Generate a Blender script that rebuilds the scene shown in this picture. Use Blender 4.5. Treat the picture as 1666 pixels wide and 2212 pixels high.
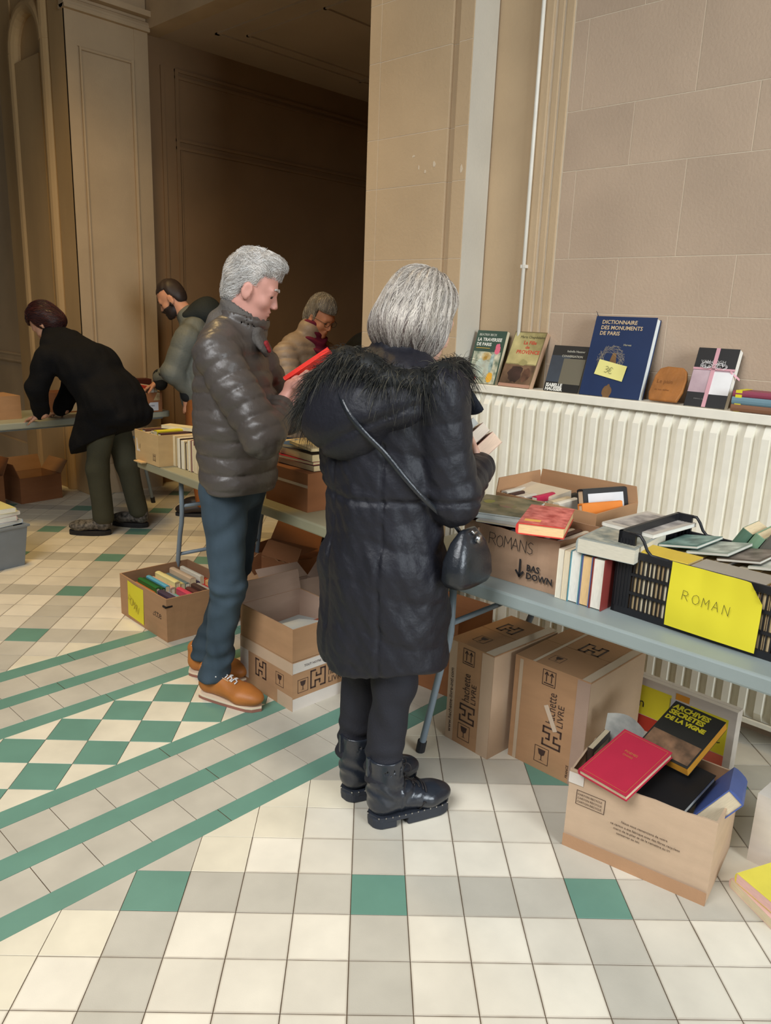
import bpy, bmesh, math, random
import numpy as np
from mathutils import Matrix, Vector, Euler

for o in list(bpy.data.objects): bpy.data.objects.remove(o)
S = bpy.context.scene
C = S.collection
# ---------------------------------------------------------------- camera
cam_data = bpy.data.cameras.new('camera')
cam_data.sensor_fit = 'HORIZONTAL'; cam_data.sensor_width = 36.0; cam_data.lens = 36.01
cam_data.clip_start = 0.05; cam_data.clip_end = 100
cam = bpy.data.objects.new('camera', cam_data); C.objects.link(cam)
cam.matrix_world = Matrix(((0.719317,-0.196634,0.666271,1.207429),(0.693709,0.152577,-0.703910,-1.199853),(0.036755,0.968533,0.246158,1.524095),(0,0,0,1)))
S.camera = cam
# ---------------------------------------------------------------- light and exposure
S.view_settings.view_transform = 'Standard'; S.view_settings.look = 'None'
S.view_settings.gamma = 1.0; S.view_settings.use_curve_mapping = False
S.view_settings.exposure = 0.0
world = bpy.data.worlds.new('daylight'); S.world = world; world.use_nodes = True
bgn = world.node_tree.nodes['Background']
bgn.inputs[0].default_value = (0.80, 0.90, 1.0, 1); bgn.inputs[1].default_value = 0.075

def area_light(name, loc, target, sx, sy, power, col, spread=180):
    l = bpy.data.lights.new(name, 'AREA'); l.shape = 'RECTANGLE'; l.size = sx; l.size_y = sy
    l.energy = power; l.color = col; l.spread = math.radians(spread)
    o = bpy.data.objects.new(name, l); C.objects.link(o); o.location = loc
    o.rotation_euler = (Vector(target) - Vector(loc)).to_track_quat('-Z', 'Y').to_euler()
    return o
# tall windows of the hall: one wall of glass to the right of the photographer, one behind
area_light('window_light', (4.8, -0.2, 2.4), (-0.5, 1.2, 1.4), 2.0, 2.6, 120, (0.86, 0.94, 1.0), 130)
area_light('window_light', (0.4, -2.9, 3.9), (-0.4, 0.3, 0.0), 2.6, 2.2, 76, (0.96, 0.98, 1.0), 100)
# warm hanging lamp over the left side of the hall
area_light('hall_lamp_light', (-3.1, 0.5, 4.4), (-3.2, 0.7, 0.0), 0.9, 0.9, 36, (1.0, 0.68, 0.27), 114)

# ---------------------------------------------------------------- helpers
def lin(c): return tuple(((v/255)/12.92 if v/255 <= .04045 else ((v/255+.055)/1.055)**2.4) for v in c)
_mats = {}
def mat(name, col, rough=.6, var=.07, scale=9., bump=0., bscale=60., metal=0., col2=None, stretch=(1,1,1), space='Object', rnd=0., spec=.4, detail=4., sheen=0., coat=0., edge=0.):
    if name in _mats: return _mats[name]
    m = bpy.data.materials.new(name); m.use_nodes = True; nt = m.node_tree; N = nt.nodes; L = nt.links
    b = N['Principled BSDF']; b.inputs['Roughness'].default_value = rough; b.inputs['Metallic'].default_value = metal
    b.inputs['Specular IOR Level'].default_value = spec
    if sheen: b.inputs['Sheen Weight'].default_value = sheen
    if coat: b.inputs['Coat Weight'].default_value = coat
    c = lin(col); m.diffuse_color = (*c, 1)
    if space == 'World': src = N.new('ShaderNodeNewGeometry').outputs['Position']
    else: src = N.new('ShaderNodeTexCoord').outputs['Object']
    mp = N.new('ShaderNodeMapping'); mp.inputs['Scale'].default_value = stretch; L.new(src, mp.inputs[0])
    tx = N.new('ShaderNodeTexNoise'); tx.inputs['Scale'].default_value = scale; tx.inputs['Detail'].default_value = detail
    L.new(mp.outputs[0], tx.inputs['Vector'])
    rp = N.new('ShaderNodeValToRGB'); rp.color_ramp.elements[0].position = .3; rp.color_ramp.elements[1].position = .7
    ca = tuple(v*(1-var) for v in c); cb = tuple(min(1, v*(1+var)) for v in c) if col2 is None else lin(col2)
    rp.color_ramp.elements[0].color = (*ca, 1); rp.color_ramp.elements[1].color = (*cb, 1)
    L.new(tx.outputs['Fac'], rp.inputs[0]); out = rp.outputs[0]
    if rnd:
        oi = N.new('ShaderNodeObjectInfo'); mr = N.new('ShaderNodeMapRange')
        mr.inputs[3].default_value = 1-rnd; mr.inputs[4].default_value = 1+rnd*.6; L.new(oi.outputs['Random'], mr.inputs[0])
        vm = N.new('ShaderNodeVectorMath'); vm.operation = 'SCALE'; L.new(out, vm.inputs[0]); L.new(mr.outputs[0], vm.inputs['Scale']); out = vm.outputs[0]
    if edge:                                                # grime worked into the rim of a square tile laid on the diagonal
        sx = N.new('ShaderNodeSeparateXYZ'); L.new(N.new('ShaderNodeTexCoord').outputs['Object'], sx.inputs[0]); ab = []
        for k in (0, 1): q = N.new('ShaderNodeMath'); q.operation = 'ABSOLUTE'; L.new(sx.outputs[k], q.inputs[0]); ab.append(q)
        ad = N.new('ShaderNodeMath'); ad.operation = 'ADD'; L.new(ab[0].outputs[0], ad.inputs[0]); L.new(ab[1].outputs[0], ad.inputs[1])
        mr = N.new('ShaderNodeMapRange'); mr.interpolation_type = 'SMOOTHSTEP'; mr.inputs[1].default_value = .0965; mr.inputs[2].default_value = .106; mr.inputs[4].default_value = edge; L.new(ad.outputs[0], mr.inputs[0])
        t3 = N.new('ShaderNodeTexNoise'); t3.inputs['Scale'].default_value = 11; L.new(N.new('ShaderNodeNewGeometry').outputs['Position'], t3.inputs['Vector'])
        mm = N.new('ShaderNodeMath'); mm.operation = 'MULTIPLY'; L.new(mr.outputs[0], mm.inputs[0]); L.new(t3.outputs['Fac'], mm.inputs[1])
        mx = N.new('ShaderNodeMix'); mx.data_type = 'RGBA'; L.new(mm.outputs[0], mx.inputs[0]); L.new(out, mx.inputs[6]); mx.inputs[7].default_value = (*lin((120,92,60)), 1); out = mx.outputs[2]
    L.new(out, b.inputs['Base Color'])
    if bump:
        t2 = N.new('ShaderNodeTexNoise'); t2.inputs['Scale'].default_value = bscale; t2.inputs['Detail'].default_value = 3; L.new(mp.outputs[0], t2.inputs['Vector'])
        bp = N.new('ShaderNodeBump'); bp.inputs['Strength'].default_value = bump; bp.inputs['Distance'].default_value = .01
        L.new(t2.outputs['Fac'], bp.inputs['Height']); L.new(bp.outputs[0], b.inputs['Normal'])
    _mats[name] = m
    return m
def flat(col, rough=.55, name=None):                       # a plain printed or painted colour
    return mat(name or 'paint_%d_%d_%d' % tuple(col), col, rough=rough, var=.05, scale=14.)

class MB:
    def __init__(s): s.v = []; s.f = []; s.m = []
    def add(s, vs, fs, m=0, M=None):
        n = len(s.v)
        for p in vs:
            p = Vector(p); s.v.append(tuple(M @ p) if M is not None else tuple(p))
        for f in fs: s.f.append(tuple(i+n for i in f)); s.m.append(m)
    def box(s, a, b, m=0, M=None):
        (x0, y0, z0), (x1, y1, z1) = a, b
        s.add([(x0,y0,z0),(x1,y0,z0),(x1,y1,z0),(x0,y1,z0),(x0,y0,z1),(x1,y0,z1),(x1,y1,z1),(x0,y1,z1)],
              [(0,3,2,1),(4,5,6,7),(0,1,5,4),(1,2,6,5),(2,3,7,6),(3,0,4,7)], m, M)
        return s
    def prism(s, poly, z0, z1, m=0, M=None):
        n = len(poly)
        s.add([(x,y,z0) for x,y in poly]+[(x,y,z1) for x,y in poly],
              [tuple(range(n-1,-1,-1)), tuple(range(n,2*n))]+[(i,(i+1)%n,n+(i+1)%n,n+i) for i in range(n)], m, M)
        return s
    def tube(s, pts, r, n=8, m=0, M=None, cap=True, closed=False):
        pts = [Vector(p) for p in pts]; k = len(pts); rs = r if isinstance(r, (list, tuple)) else [r]*k
        vs = []; prev = None
        for i, p in enumerate(pts):
            if closed: t = (pts[(i+1) % k]-pts[i-1])
            else: t = (pts[min(i+1, k-1)]-pts[max(i-1, 0)])
            t.normalize()
            if prev is None:
                a = t.orthogonal().normalized()
            else:
                a = (prev-t*prev.dot(t)).normalized()
            prev = a; bb = t.cross(a)
            for j in range(n):
                th = 2*math.pi*j/n; vs.append(p+(a*math.cos(th)+bb*math.sin(th))*rs[i])
        fs = []
        for i in range(k if closed else k-1):
            i2 = (i+1) % k
            for j in range(n): fs.append((i*n+j, i*n+(j+1) % n, i2*n+(j+1) % n, i2*n+j))
        if cap and not closed: fs += [tuple(range(n-1,-1,-1)), tuple(range((k-1)*n, k*n))]
        s.add(vs, fs, m, M); return s
    def sheet(s, f, nu, nv, m=0):                          # a curved paper sheet from a function of (u, v)
        vs = [f(i/nu, j/nv) for j in range(nv+1) for i in range(nu+1)]; w = nu+1
        s.add(vs, [(j*w+i, j*w+i+1, (j+1)*w+i+1, (j+1)*w+i) for j in range(nv) for i in range(nu)], m); return s
    def mesh(s, name, mats):
        me = bpy.data.meshes.new(name); me.from_pydata(s.v, [], s.f)
        for q in (mats if isinstance(mats, (list, tuple)) else [mats]): me.materials.append(q)
        if any(s.m): me.polygons.foreach_set('material_index', s.m)
        me.update(); return me
    def build(s, name, mats, parent=None, smooth=False, bevel=0, loc=None, rot=None):
        me = s.mesh(name, mats); o = bpy.data.objects.new(name, me); C.objects.link(o)
        if smooth: me.polygons.foreach_set('use_smooth', [True]*len(me.polygons))
        if parent is not None: o.parent = parent
        if loc is not None: o.location = loc
        if rot is not None: o.rotation_euler = rot
        if bevel:
            b = o.modifiers.new('bevel', 'BEVEL'); b.width = bevel; b.segments = 2; b.limit_method = 'ANGLE'
        return o
def tag(o, label=None, cat=None, group=None, kind=None):
    if label: o['label'] = label
    if cat: o['category'] = cat
    if group: o['group'] = group
    if kind: o['kind'] = kind
    return o
def thing(name, label, cat, loc=(0,0,0), rz=0, group=None, M=None):
    o = bpy.data.objects.new(name, None); C.objects.link(o); o.empty_display_size = .1
    if M is not None: o.matrix_world = M
    else: o.location = loc; o.rotation_euler = (0, 0, rz)
    return tag(o, label, cat, group)
def struct(o): o['kind'] = 'structure'; return o
R_ = math.radians
def frame(o, x, y, z):                                     # matrix from an origin and three axes
    x, y, z = Vector(x), Vector(y), Vector(z)
    return Matrix(((x.x,y.x,z.x,o[0]),(x.y,y.y,z.y,o[1]),(x.z,y.z,z.z,o[2]),(0,0,0,1)))
# lettering: one cached mesh per word, and single-stroke handwriting
_fonts = {}
def text_mesh(s, size, m, bold=0., align='LEFT'):
    cu = bpy.data.curves.new('lettering', 'FONT'); cu.body = s; cu.size = size; cu.align_x = align; cu.extrude = .0002; cu.offset = bold; cu.resolution_u = 2
    cu.space_line = .85
    o = bpy.data.objects.new('lettering', cu); C.objects.link(o)
    bpy.context.view_layer.update()
    me = bpy.data.meshes.new_from_object(o.evaluated_get(bpy.context.evaluated_depsgraph_get()))
    bpy.data.objects.remove(o); bpy.data.curves.remove(cu)
    me.materials.clear(); me.materials.append(m); return me
def put(me, M, parent, name='lettering'):
    o = bpy.data.objects.new(name, me); C.objects.link(o); o.parent = parent; o.matrix_local = M; return o
def words(s, size, m, M, parent, bold=0., align='LEFT', name='lettering'):
    return put(text_mesh(s, size, m, bold, align), M, parent, name)
STROKES = {'R': [[(0,0),(.02,1)],[(.02,1),(.45,.98),(.6,.75),(.45,.52),(.05,.5)],[(.25,.5),(.65,0)]],
 'O': [[(.35,1),(.08,.8),(0,.45),(.15,.08),(.4,0),(.65,.2),(.7,.6),(.55,.92),(.35,1)]],
 'M': [[(0,0),(.05,1),(.35,.4),(.65,1),(.72,0)]], 'A': [[(0,0),(.35,1),(.68,0)],[(.12,.38),(.58,.38)]],
 'N': [[(0,0),(.03,1),(.6,.02),(.62,1)]], 'S': [[(.55,.9),(.3,1),(.05,.8),(.2,.55),(.5,.4),(.5,.12),(.25,0),(0,.12)]],
 '3': [[(.05,.9),(.3,1),(.5,.8),(.3,.55),(.15,.52),(.35,.5),(.55,.28),(.3,0),(.02,.1)]],
 'E': [[(.6,.85),(.35,1),(.12,.75),(.08,.4),(.2,.08),(.45,0),(.62,.12)],[(0,.6),(.45,.6)],[(0,.4),(.42,.4)]],
 'I': [[(0,0),(.05,1)]], 'T': [[(.3,0),(.32,1)],[(0,1),(.65,.98)]], 'D': [[(0,0),(.02,1),(.4,.9),(.6,.5),(.4,.08),(0,0)]],
 'L': [[(.05,1),(0,0),(.5,.03)]], 'U': [[(0,1),(.03,.2),(.25,0),(.5,.15),(.58,1)]], 'V': [[(0,1),(.3,0),(.6,1)]], ' ': []}
def scrawl(s, h, m, M, parent, w=.06, name='handwriting', gap=.32, jit=.05, seed=1):
    rd = random.Random(seed); b = MB(); x = 0
    for ch in s:
        dy = rd.uniform(-jit, jit); k = rd.uniform(.9, 1.1)
        for st in STROKES[ch]:
            for (x0,y0),(x1,y1) in zip(st, st[1:]):
                a = Vector((x+x0*k*h, (y0+dy)*h)); c = Vector((x+x1*k*h, (y1+dy)*h)); d = c-a
                if d.length < 1e-6: continue
                d.normalize(); n = Vector((-d.y, d.x))*w*h*.5; a -= d*w*h*.3; c += d*w*h*.3
                b.add([(*(a-n),.0003),(*(c-n),.0003),(*(c+n),.0003),(*(a+n),.0003)], [(0,1,2,3)])
        x += (.65+gap)*h
    return put(b.mesh(name, m), M, parent, name)
INK = flat((38,34,34), .7, 'black_ink')
def sgn(v): return 1 if v > 0 else -1
def ordinal(i): return ['first','second','third','fourth','fifth','sixth','seventh','eighth','ninth','tenth','eleventh','twelfth','thirteenth','fourteenth','fifteenth','sixteenth','seventeenth','eighteenth','nineteenth','twentieth'][i]

# ================================================================ SETTING
STONE = mat('limestone', (186,163,140), .85, var=.07, scale=3.2, bump=.15, bscale=90, space='World', rnd=.05, spec=.2, detail=6)
STONE_L = mat('limestone_plain', (188,163,130), .85, var=.08, scale=2.5, bump=.12, bscale=80, space='World', spec=.2, detail=6)
STONE_LIT = mat('limestone_lit', (196,188,172), .8, var=.05, scale=4, bump=.1, bscale=80, space='World', spec=.2)
MORTAR = mat('pale_mortar', (206,190,166), .9, var=.05, scale=20, space='World', spec=.1)
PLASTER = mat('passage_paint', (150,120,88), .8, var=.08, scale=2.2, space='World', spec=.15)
CEILW = mat('ceiling_paint', (186,166,142), .8, var=.06, scale=2., space='World', spec=.15)
GROUT = mat('floor_grout', (84,68,50), .9, var=.2, scale=30, space='World', spec=.1)
TILE_C = mat('cream_tile', (227,219,201), .38, var=.08, scale=6., bump=.03, bscale=300, space='World', rnd=.11, spec=.35, detail=6, edge=.75)
TILE_G = mat('grey_tile', (192,186,171), .45, var=.07, scale=7., bump=.04, bscale=260, space='World', rnd=.09, spec=.3, detail=6, edge=.5)
TILE_V = mat('green_tile', (104,145,128), .4, var=.06, scale=7., bump=.03, bscale=300, space='World', rnd=.03, spec=.35)
TILES = [TILE_C, TILE_G, TILE_V]
FAR_TILES = [mat('cream_tile_far', (222,213,190), .4, var=.10, scale=6., space='World', spec=.35, detail=6), mat('grey_tile_far', (190,183,167), .45, var=.09, scale=7., space='World', spec=.3, detail=6), TILE_V]
HILITE_W = flat((228,222,208), .35, 'highlight_white')

# ---- floor
fl = MB().box((-9.5,-3.2,-.09), (3.8,7.2,-.0014)).build('floor', GROUT); struct(fl)
def tile_mesh(poly, m, name):                               # a thin slab with a worn, chamfered rim
    n = len(poly); cx = sum(p[0] for p in poly)/n; cy = sum(p[1] for p in poly)/n
    ins = lambda k: [(cx+(x-cx)*(1-k/max(1e-4, math.hypot(x-cx, y-cy))), cy+(y-cy)*(1-k/max(1e-4, math.hypot(x-cx, y-cy)))) for x, y in poly]
    a, b = ins(.0014), ins(.0021)
    vs = [(x,y,-.012) for x,y in a]+[(x,y,-.0007) for x,y in a]+[(x,y,0) for x,y in b]
    fs = [(i,(i+1)%n,n+(i+1)%n,n+i) for i in range(n)]+[(n+i,n+(i+1)%n,2*n+(i+1)%n,2*n+i) for i in range(n)]+[tuple(range(2*n,3*n))]
    return vs, fs
def clip(poly, xc, keep_greater):
    out = []
    for i in range(len(poly)):
        p, q = poly[i], poly[(i+1) % len(poly)]
        a = (p[0] >= xc) == keep_greater or p[0] == xc; b = (q[0] >= xc) == keep_greater or q[0] == xc
        if a: out.append(p)
        if a != b and abs(q[0]-p[0]) > 1e-9:
            t = (xc-p[0])/(q[0]-p[0]); out.append((xc, p[1]+(q[1]-p[1])*t))
    return out
MW = cam.matrix_world.copy(); MI = MW.inverted()
def nearness(x, y):                                         # how far a floor piece is from the photographer, None when out of view
    p = MI @ Vector((x, y, 0))
    if p.z > -.25: return None
    u = p.x/-p.z*1.0004*2; v = p.y/-p.z*1.0004*2
    if abs(u) > 1.12 or abs(v) > 1.12*2212/1666: return None
    return -p.z
pieces = {'tile': [], 'border_tile': [], 'diamond_tile': []}
c7 = math.sqrt(.5); T = .15
def tw(x, y): return ((x-y)*c7, (x+y)*c7)
for i in range(-70, 60):
    for j in range(-70, 60):
        poly = [tw(i*T,j*T), tw((i+1)*T,j*T), tw((i+1)*T,(j+1)*T), tw(i*T,(j+1)*T)]
        cx = sum(p[0] for p in poly)/4; cy = sum(p[1] for p in poly)/4
        if cx < -9 or cx > 3.4 or cy < -2.6 or cy > 6.8: continue
        if cy > 2.1 and (cx < -5.1 or cx > -1.4): continue
        right = cx > -1.26
        xs = [p[0] for p in poly]
        if right:
            if max(xs) <= -.53: continue
            a, b = i % 4 == 0, j % 4 == 0
            if min(xs) < -.53: poly = clip(poly, -.53, True)
        else:
            if min(xs) >= -2.009: continue
            a, b = i % 4 == 1, j % 4 == 3
            if max(xs) > -2.009: poly = clip(poly, -2.009, False)
        if len(poly) < 3: continue
        pieces['tile'].append((poly, 2 if a and b else 1 if a or b else 0))
for x0, x1, k, ln, off in ((-.608,-.53,2,.90,0),(-.744,-.608,1,.15,.075),(-.827,-.744,2,.90,.1),(-.968,-.827,1,.15,.075),(-1.048,-.968,2,.90,.05),
                      (-1.546,-1.472,2,.90,.1),(-1.692,-1.546,1,.15,.08),(-1.772,-1.692,2,.90,0),(-1.923,-1.772,1,.15,.08),(-2.009,-1.923,2,.90,.15)):
    y = -2.6+((off+2.6) % ln)-ln
    while y < 6.6:
        pieces['border_tile'].append(([(x0,y),(x1,y),(x1,y+ln),(x0,y+ln)], k)); y += ln
h = .1061; y0 = -.2165
for n in range(-12, 33):
    cy = y0+n*2*h
    pieces['diamond_tile'].append(([(-1.26-h,cy),(-1.26,cy-h),(-1.26+h,cy),(-1.26,cy+h)], 0))
    for s in (-1, 1):
        xc = -1.26+s*h; yc = cy+h
        pieces['diamond_tile'].append(([(xc-h,yc),(xc,yc-h),(xc+h,yc),(xc,yc+h)], 2))
        xe = -1.26+s*2*h
        pieces['diamond_tile'].append(([(xe,cy-h),(xe,cy+h),(xe-s*h,cy)] if s > 0 else [(xe,cy+h),(xe,cy-h),(xe+h,cy)], 0))
shared = {}
for nm, ps in pieces.items():
    keyed = []
    for poly, k in ps:
        cx = sum(p[0] for p in poly)/len(poly); cy = sum(p[1] for p in poly)/len(poly); d = nearness(cx, cy)
        hid = cy > 1.75 and not (-4.7 < cx < -1.7)
        keyed.append((99 if d is None or hid else d, cx, cy, poly, k))
    keyed.sort(key=lambda t: t[0])
    rest = MB()
    for n, (d, cx, cy, poly, k) in enumerate(keyed):
        loc = [(x-cx, y-cy) for x, y in poly]
        if n < 298 and d < 50:
            key = (k, tuple((round(x,3), round(y,3)) for x, y in loc))
            if key not in shared:
                b = MB(); vs, fs = tile_mesh(loc, k, nm); b.add(vs, fs); shared[key] = b.mesh(nm, (TILES if nm == 'tile' and len(loc) == 4 else FAR_TILES)[k])
            o = bpy.data.objects.new(nm, shared[key]); C.objects.link(o); o.parent = fl
            rr = random.Random(n*7+k); o.location = (cx, cy, rr.uniform(-.0002, .0002)); o.rotation_euler = (rr.uniform(-.001,.001), rr.uniform(-.001,.001), 0)
        else:
            vs, fs = tile_mesh(loc, k, nm); rest.add([(x+cx, y+cy, z-.0002) for x, y, z in vs], fs, k)
    if rest.v: tag(rest.build('distant_'+nm, FAR_TILES, fl), kind='stuff')

# ---- wall with the radiator: ashlar blocks over pale joints
WY = 1.80
wr = MB().box((-1.09, WY+.0012, 0), (3.6, WY+.5, 4.7)).build('wall_right', MORTAR); struct(wr)
courses = [0,.33,.56,.89,1.12,1.345,1.565,1.786,2.133,2.36,2.69,2.92,3.26,3.49,3.82,4.05,4.38,4.7]
blk = {}
for ci, (z0, z1) in enumerate(zip(courses, courses[1:])):
    x = (-.391 if ci % 2 == 0 else -.622)+.0003; x -= .4667*math.ceil((x+.69)/.4667)
    while x < 3.4:
        a, b = max(x, -.688), x+.4667
        if b-a > .04:
            key = (round(b-a,3), round(z1-z0,3))
            if key not in blk:
                w, hh = (b-a)/2-.0015, (z1-z0)/2-.0015
                q = MB(); q.add([(-w,.03,-hh),(w,.03,-hh),(w,.03,hh),(-w,.03,hh),(-w,.001,-hh),(w,.001,-hh),(w,.001,hh),(-w,.001,hh),(-w+.001,0,-hh+.001),(w-.001,0,-hh+.001),(w-.001,0,hh-.001),(-w+.001,0,hh-.001)],
                    [(0,1,5,4),(1,2,6,5),(2,3,7,6),(3,0,4,7),(4,5,9,8),(5,6,10,9),(6,7,11,10),(7,4,8,11),(8,9,10,11)])
                blk[key] = q.mesh('stone_block', STONE)
            o = bpy.data.objects.new('stone_block', blk[key]); C.objects.link(o); o.parent = wr; o.location = ((a+b)/2, WY, (z0+z1)/2)
        x += .4667
# moulded strips between pilaster and ashlar
m = MB(); m.box((-.845,WY-.012,0),(-.785,WY+.01,4.7)); m.box((-.772,WY-.004,0),(-.742,WY+.01,4.7)); m.box((-.732,WY-.004,0),(-.694,WY+.01,4.7)); m.box((-1.085,WY-.002,0),(-.845,WY+.01,4.7))
struct(m.build('trim_1', STONE_L, bevel=.004))
p = MB().tube([(-.826,WY-.028,1.05),(-.826,WY-.028,2.6),(-.826,WY-.028,4.7)], .0085, 10).build('highlight_rod', HILITE_W, smooth=True)  # white rod added to draw the highlight along a roll moulding
tag(p, 'thin white rod added as the highlight of a moulding, left of the ashlar joints', 'painted highlight')
for z in (1.75, 2.9):  # clips added along with the highlight rod
    MB().box((-.838,WY-.036,z),(-.814,WY-.004,z+.014)).build('highlight_clip', HILITE_W, p)

# ---- pilaster between radiator and passage, in courses
pil = MB().box((-1.655,1.66,0),(-1.075,7.0,4.7)).box((-1.6712,1.6182,0),(-1.601,1.66,4.7),1).box((-1.60,1.6212,0),(-1.177,1.70,4.7),1).box((-1.134,1.6212,0),(-1.0632,1.78,4.7),1).box((-1.18,1.6392,0),(-1.13,1.70,4.7),1).build('wall_pier', [STONE_L, MORTAR]); struct(pil)
pc = [0,.36,.72,1.08,1.44,1.785,2.11,2.33,2.66,2.9,3.25,3.5,3.85,4.1,4.7]
for ci, (z0, z1) in enumerate(zip(pc, pc[1:])):
    z0 += .0012; z1 -= .0012
    xs = -1.36 if ci % 2 else -1.50
    q = MB()
    q.box((-1.67,1.62,z0),(-1.175,1.72,z1)); q.box((-1.135,1.62,z0),(-1.062,1.79,z1)); q.box((-1.178,1.638,z0),(-1.13,1.72,z1))
    q.box((-1.672,1.617,z0),(-1.60,1.66,z1))
    q.build('pilaster_block', STONE_L, pil, bevel=.0012)
q = MB(); q.box((-1.0625,1.624,0),(-1.0605,1.788,4.7)); struct(q.build('trim_2', STONE_LIT))  # paler facing on the pilaster return, side light put into its colour
# chips and an old filler dab in the stone
q = MB(); rq = random.Random(6)
for x, z, w, hh in ((-1.243,2.19,.009,.014),(-1.295,2.163,.007,.009),(-1.085,2.155,.007,.018),(-1.37,2.235,.010,.006),(-1.335,2.185,.004,.012)):
    pg = [(x+w*math.cos(k*.78)*rq.uniform(.5,1.2), z+hh*math.sin(k*.78)*rq.uniform(.5,1.2)) for k in range(8)]
    q.add([(px, 1.6196-.0008, pz) for px, pz in pg]+[(px, 1.6225, pz) for px, pz in pg], [tuple(range(8))]+[(k, 8+k, 8+(k+1) % 8, (k+1) % 8) for k in range(8)])
tag(q.build('chipped_patch', MORTAR, pil), kind='stuff')

# ---- left wall, reveal panel, passage
wl = MB()
wl.box((-9.4,1.74,0),(-6.1,2.1,4.7)); wl.box((-6.1,1.66,0),(-4.80,2.262,4.7))
wl = wl.build('wall_left', STONE_L); struct(wl)
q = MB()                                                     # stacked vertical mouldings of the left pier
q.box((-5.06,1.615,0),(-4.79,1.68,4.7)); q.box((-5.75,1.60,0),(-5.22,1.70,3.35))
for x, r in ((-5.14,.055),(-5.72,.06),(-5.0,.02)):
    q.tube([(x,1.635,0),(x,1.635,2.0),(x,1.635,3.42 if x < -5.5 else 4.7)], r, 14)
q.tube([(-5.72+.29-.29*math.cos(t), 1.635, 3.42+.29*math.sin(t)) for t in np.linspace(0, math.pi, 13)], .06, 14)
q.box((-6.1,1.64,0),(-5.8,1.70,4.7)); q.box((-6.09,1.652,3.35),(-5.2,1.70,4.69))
struct(q.build('trim_3', mat('limestone_bounce_tint', (186,154,110), .85, var=.12, scale=2.5, bump=.12, bscale=80, space='World', stretch=(1,1,.3), spec=.2), smooth=False, bevel=.004))  # ochre of light bounced between the mouldings, mixed into the stone colour
q = MB()
for z in (.985, 1.045): q.tube([(-9.3,1.735,z),(-7,1.735,z),(-6.1,1.735,z)], .016, 8)
q.box((-9.3,1.725,.99),(-6.1,1.745,1.04)); q.box((-9.3,1.70,0),(-6.1,1.745,.22))
struct(q.build('trim_4', STONE_L))
q = MB()                                                     # frame around the reveal panel, facing +X
X = -4.80
q.box((X-.01,1.615,0),(X+.012,1.70,3.6)); q.box((X-.01,2.15,0),(X+.016,2.265,3.6)); q.box((X-.01,1.70,3.34),(X+.012,2.15,3.6)); q.box((X-.01,1.70,0),(X+.012,2.15,.25))
q.tube([(X+.012,1.722,.25),(X+.012,1.722,3.34)], .010, 8); q.tube([(X+.012,2.135,.25),(X+.012,2.135,3.34)], .016, 8); q.tube([(X+.01,1.722,3.33),(X+.01,2.13,3.33)], .012, 8)
q.tube([(X+.0,1.6,3.60),(X+.0,2.27,3.60)], .04, 10); q.box((X-.05,1.6,3.56),(X+.05,2.268,3.585)); q.box((X-.05,1.6,3.66),(X+.07,2.268,3.70))
struct(q.build('trim_5', STONE_L))
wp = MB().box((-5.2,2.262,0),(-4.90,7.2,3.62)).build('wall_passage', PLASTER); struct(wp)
q = MB()
X = -4.90
for y in (2.43, 2.56): q.box((X-.005,y,.3),(X+.014,y+.03,3.4))
for z in (3.33,3.38,2.80,2.86,.95,1.0): q.box((X-.005,2.56,z),(X+.013,6.9,z+.022))
for y in (2.60,): q.box((X-.005,y,1.0),(X+.008,y+.012,2.8))
struct(q.build('trim_6', PLASTER))
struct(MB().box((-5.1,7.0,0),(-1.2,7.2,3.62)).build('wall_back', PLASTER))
struct(MB().box((-5.1,2.30,3.60),(-1.2,7.2,3.75)).build('ceiling_passage', CEILW))
q = MB()
for a, b in ((( -4.46,2.66),(-1.67,2.69)),((-4.46,2.66),(-4.43,6.6)),((-4.30,2.84),(-1.67,2.86)),((-4.30,2.84),(-4.28,6.6)),((-4.46,4.2),(-1.67,4.23)),((-3.4,2.84),(-3.38,6.6))): q.box((a[0],a[1],3.588),(b[0],b[1],3.602))
struct(q.build('trim_7', CEILW))
struct(MB().box((-5.1,2.268,3.59),(-1.2,2.42,4.69)).build('wall_lintel', STONE_L))
struct(MB().box((-9.4,-1.6,4.7),(3.6,2.4,4.85)).build('ceiling', CEILW))

# ---- panel radiator
RAD = flat((240,234,216), .38, 'radiator_enamel')
rad = thing('radiator', 'long cream steel panel radiator with vertical fins under the ashlar wall', 'radiator', (-1.055,1.645,0))
W = 3.4
q = MB(); q.box((0,0,1.205),(W,.012,1.24)); q.box((0,.0122,1.228),(W,.125,1.2398)); q.box((.0,.0122,.12),(.012,.112,1.2275)); q.box((W-.012,.0122,.12),(W,.112,1.2275)); q.box((0,0,.098),(W,.012,.118)); q.box((0,.113,.10),(W,.125,1.2275))
q.build('casing', RAD, rad, bevel=.003)
nf = int((W-.03)/.0605); fin = None
prof = [(-.0302,.026),(-.0165,.026),(-.0125,.001),(.0125,.001),(.0165,.026),(.0302,.026)]
for k in range(nf):
    if fin is None:
        b = MB(); zs = [.112,.15,1.155,1.205]; vs = []
        for zi, z in enumerate(zs):
            for x, y in prof: vs.append((x, .026 if zi in (0, 3) else y, z))
        fs = [(r*6+i, r*6+i+1, r*6+7+i, r*6+6+i) for r in range(3) for i in range(5)]
        b.add(vs, fs); fin = b.mesh('fin', RAD)
    o = bpy.data.objects.new('fin', fin); C.objects.link(o); o.parent = rad; o.location = (.045+k*.0605, 0, 0)
for x in (.5, 2.6): MB().box((x,.11,0),(x+.04,.15,.3)).build('bracket', RAD, rad)

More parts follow.
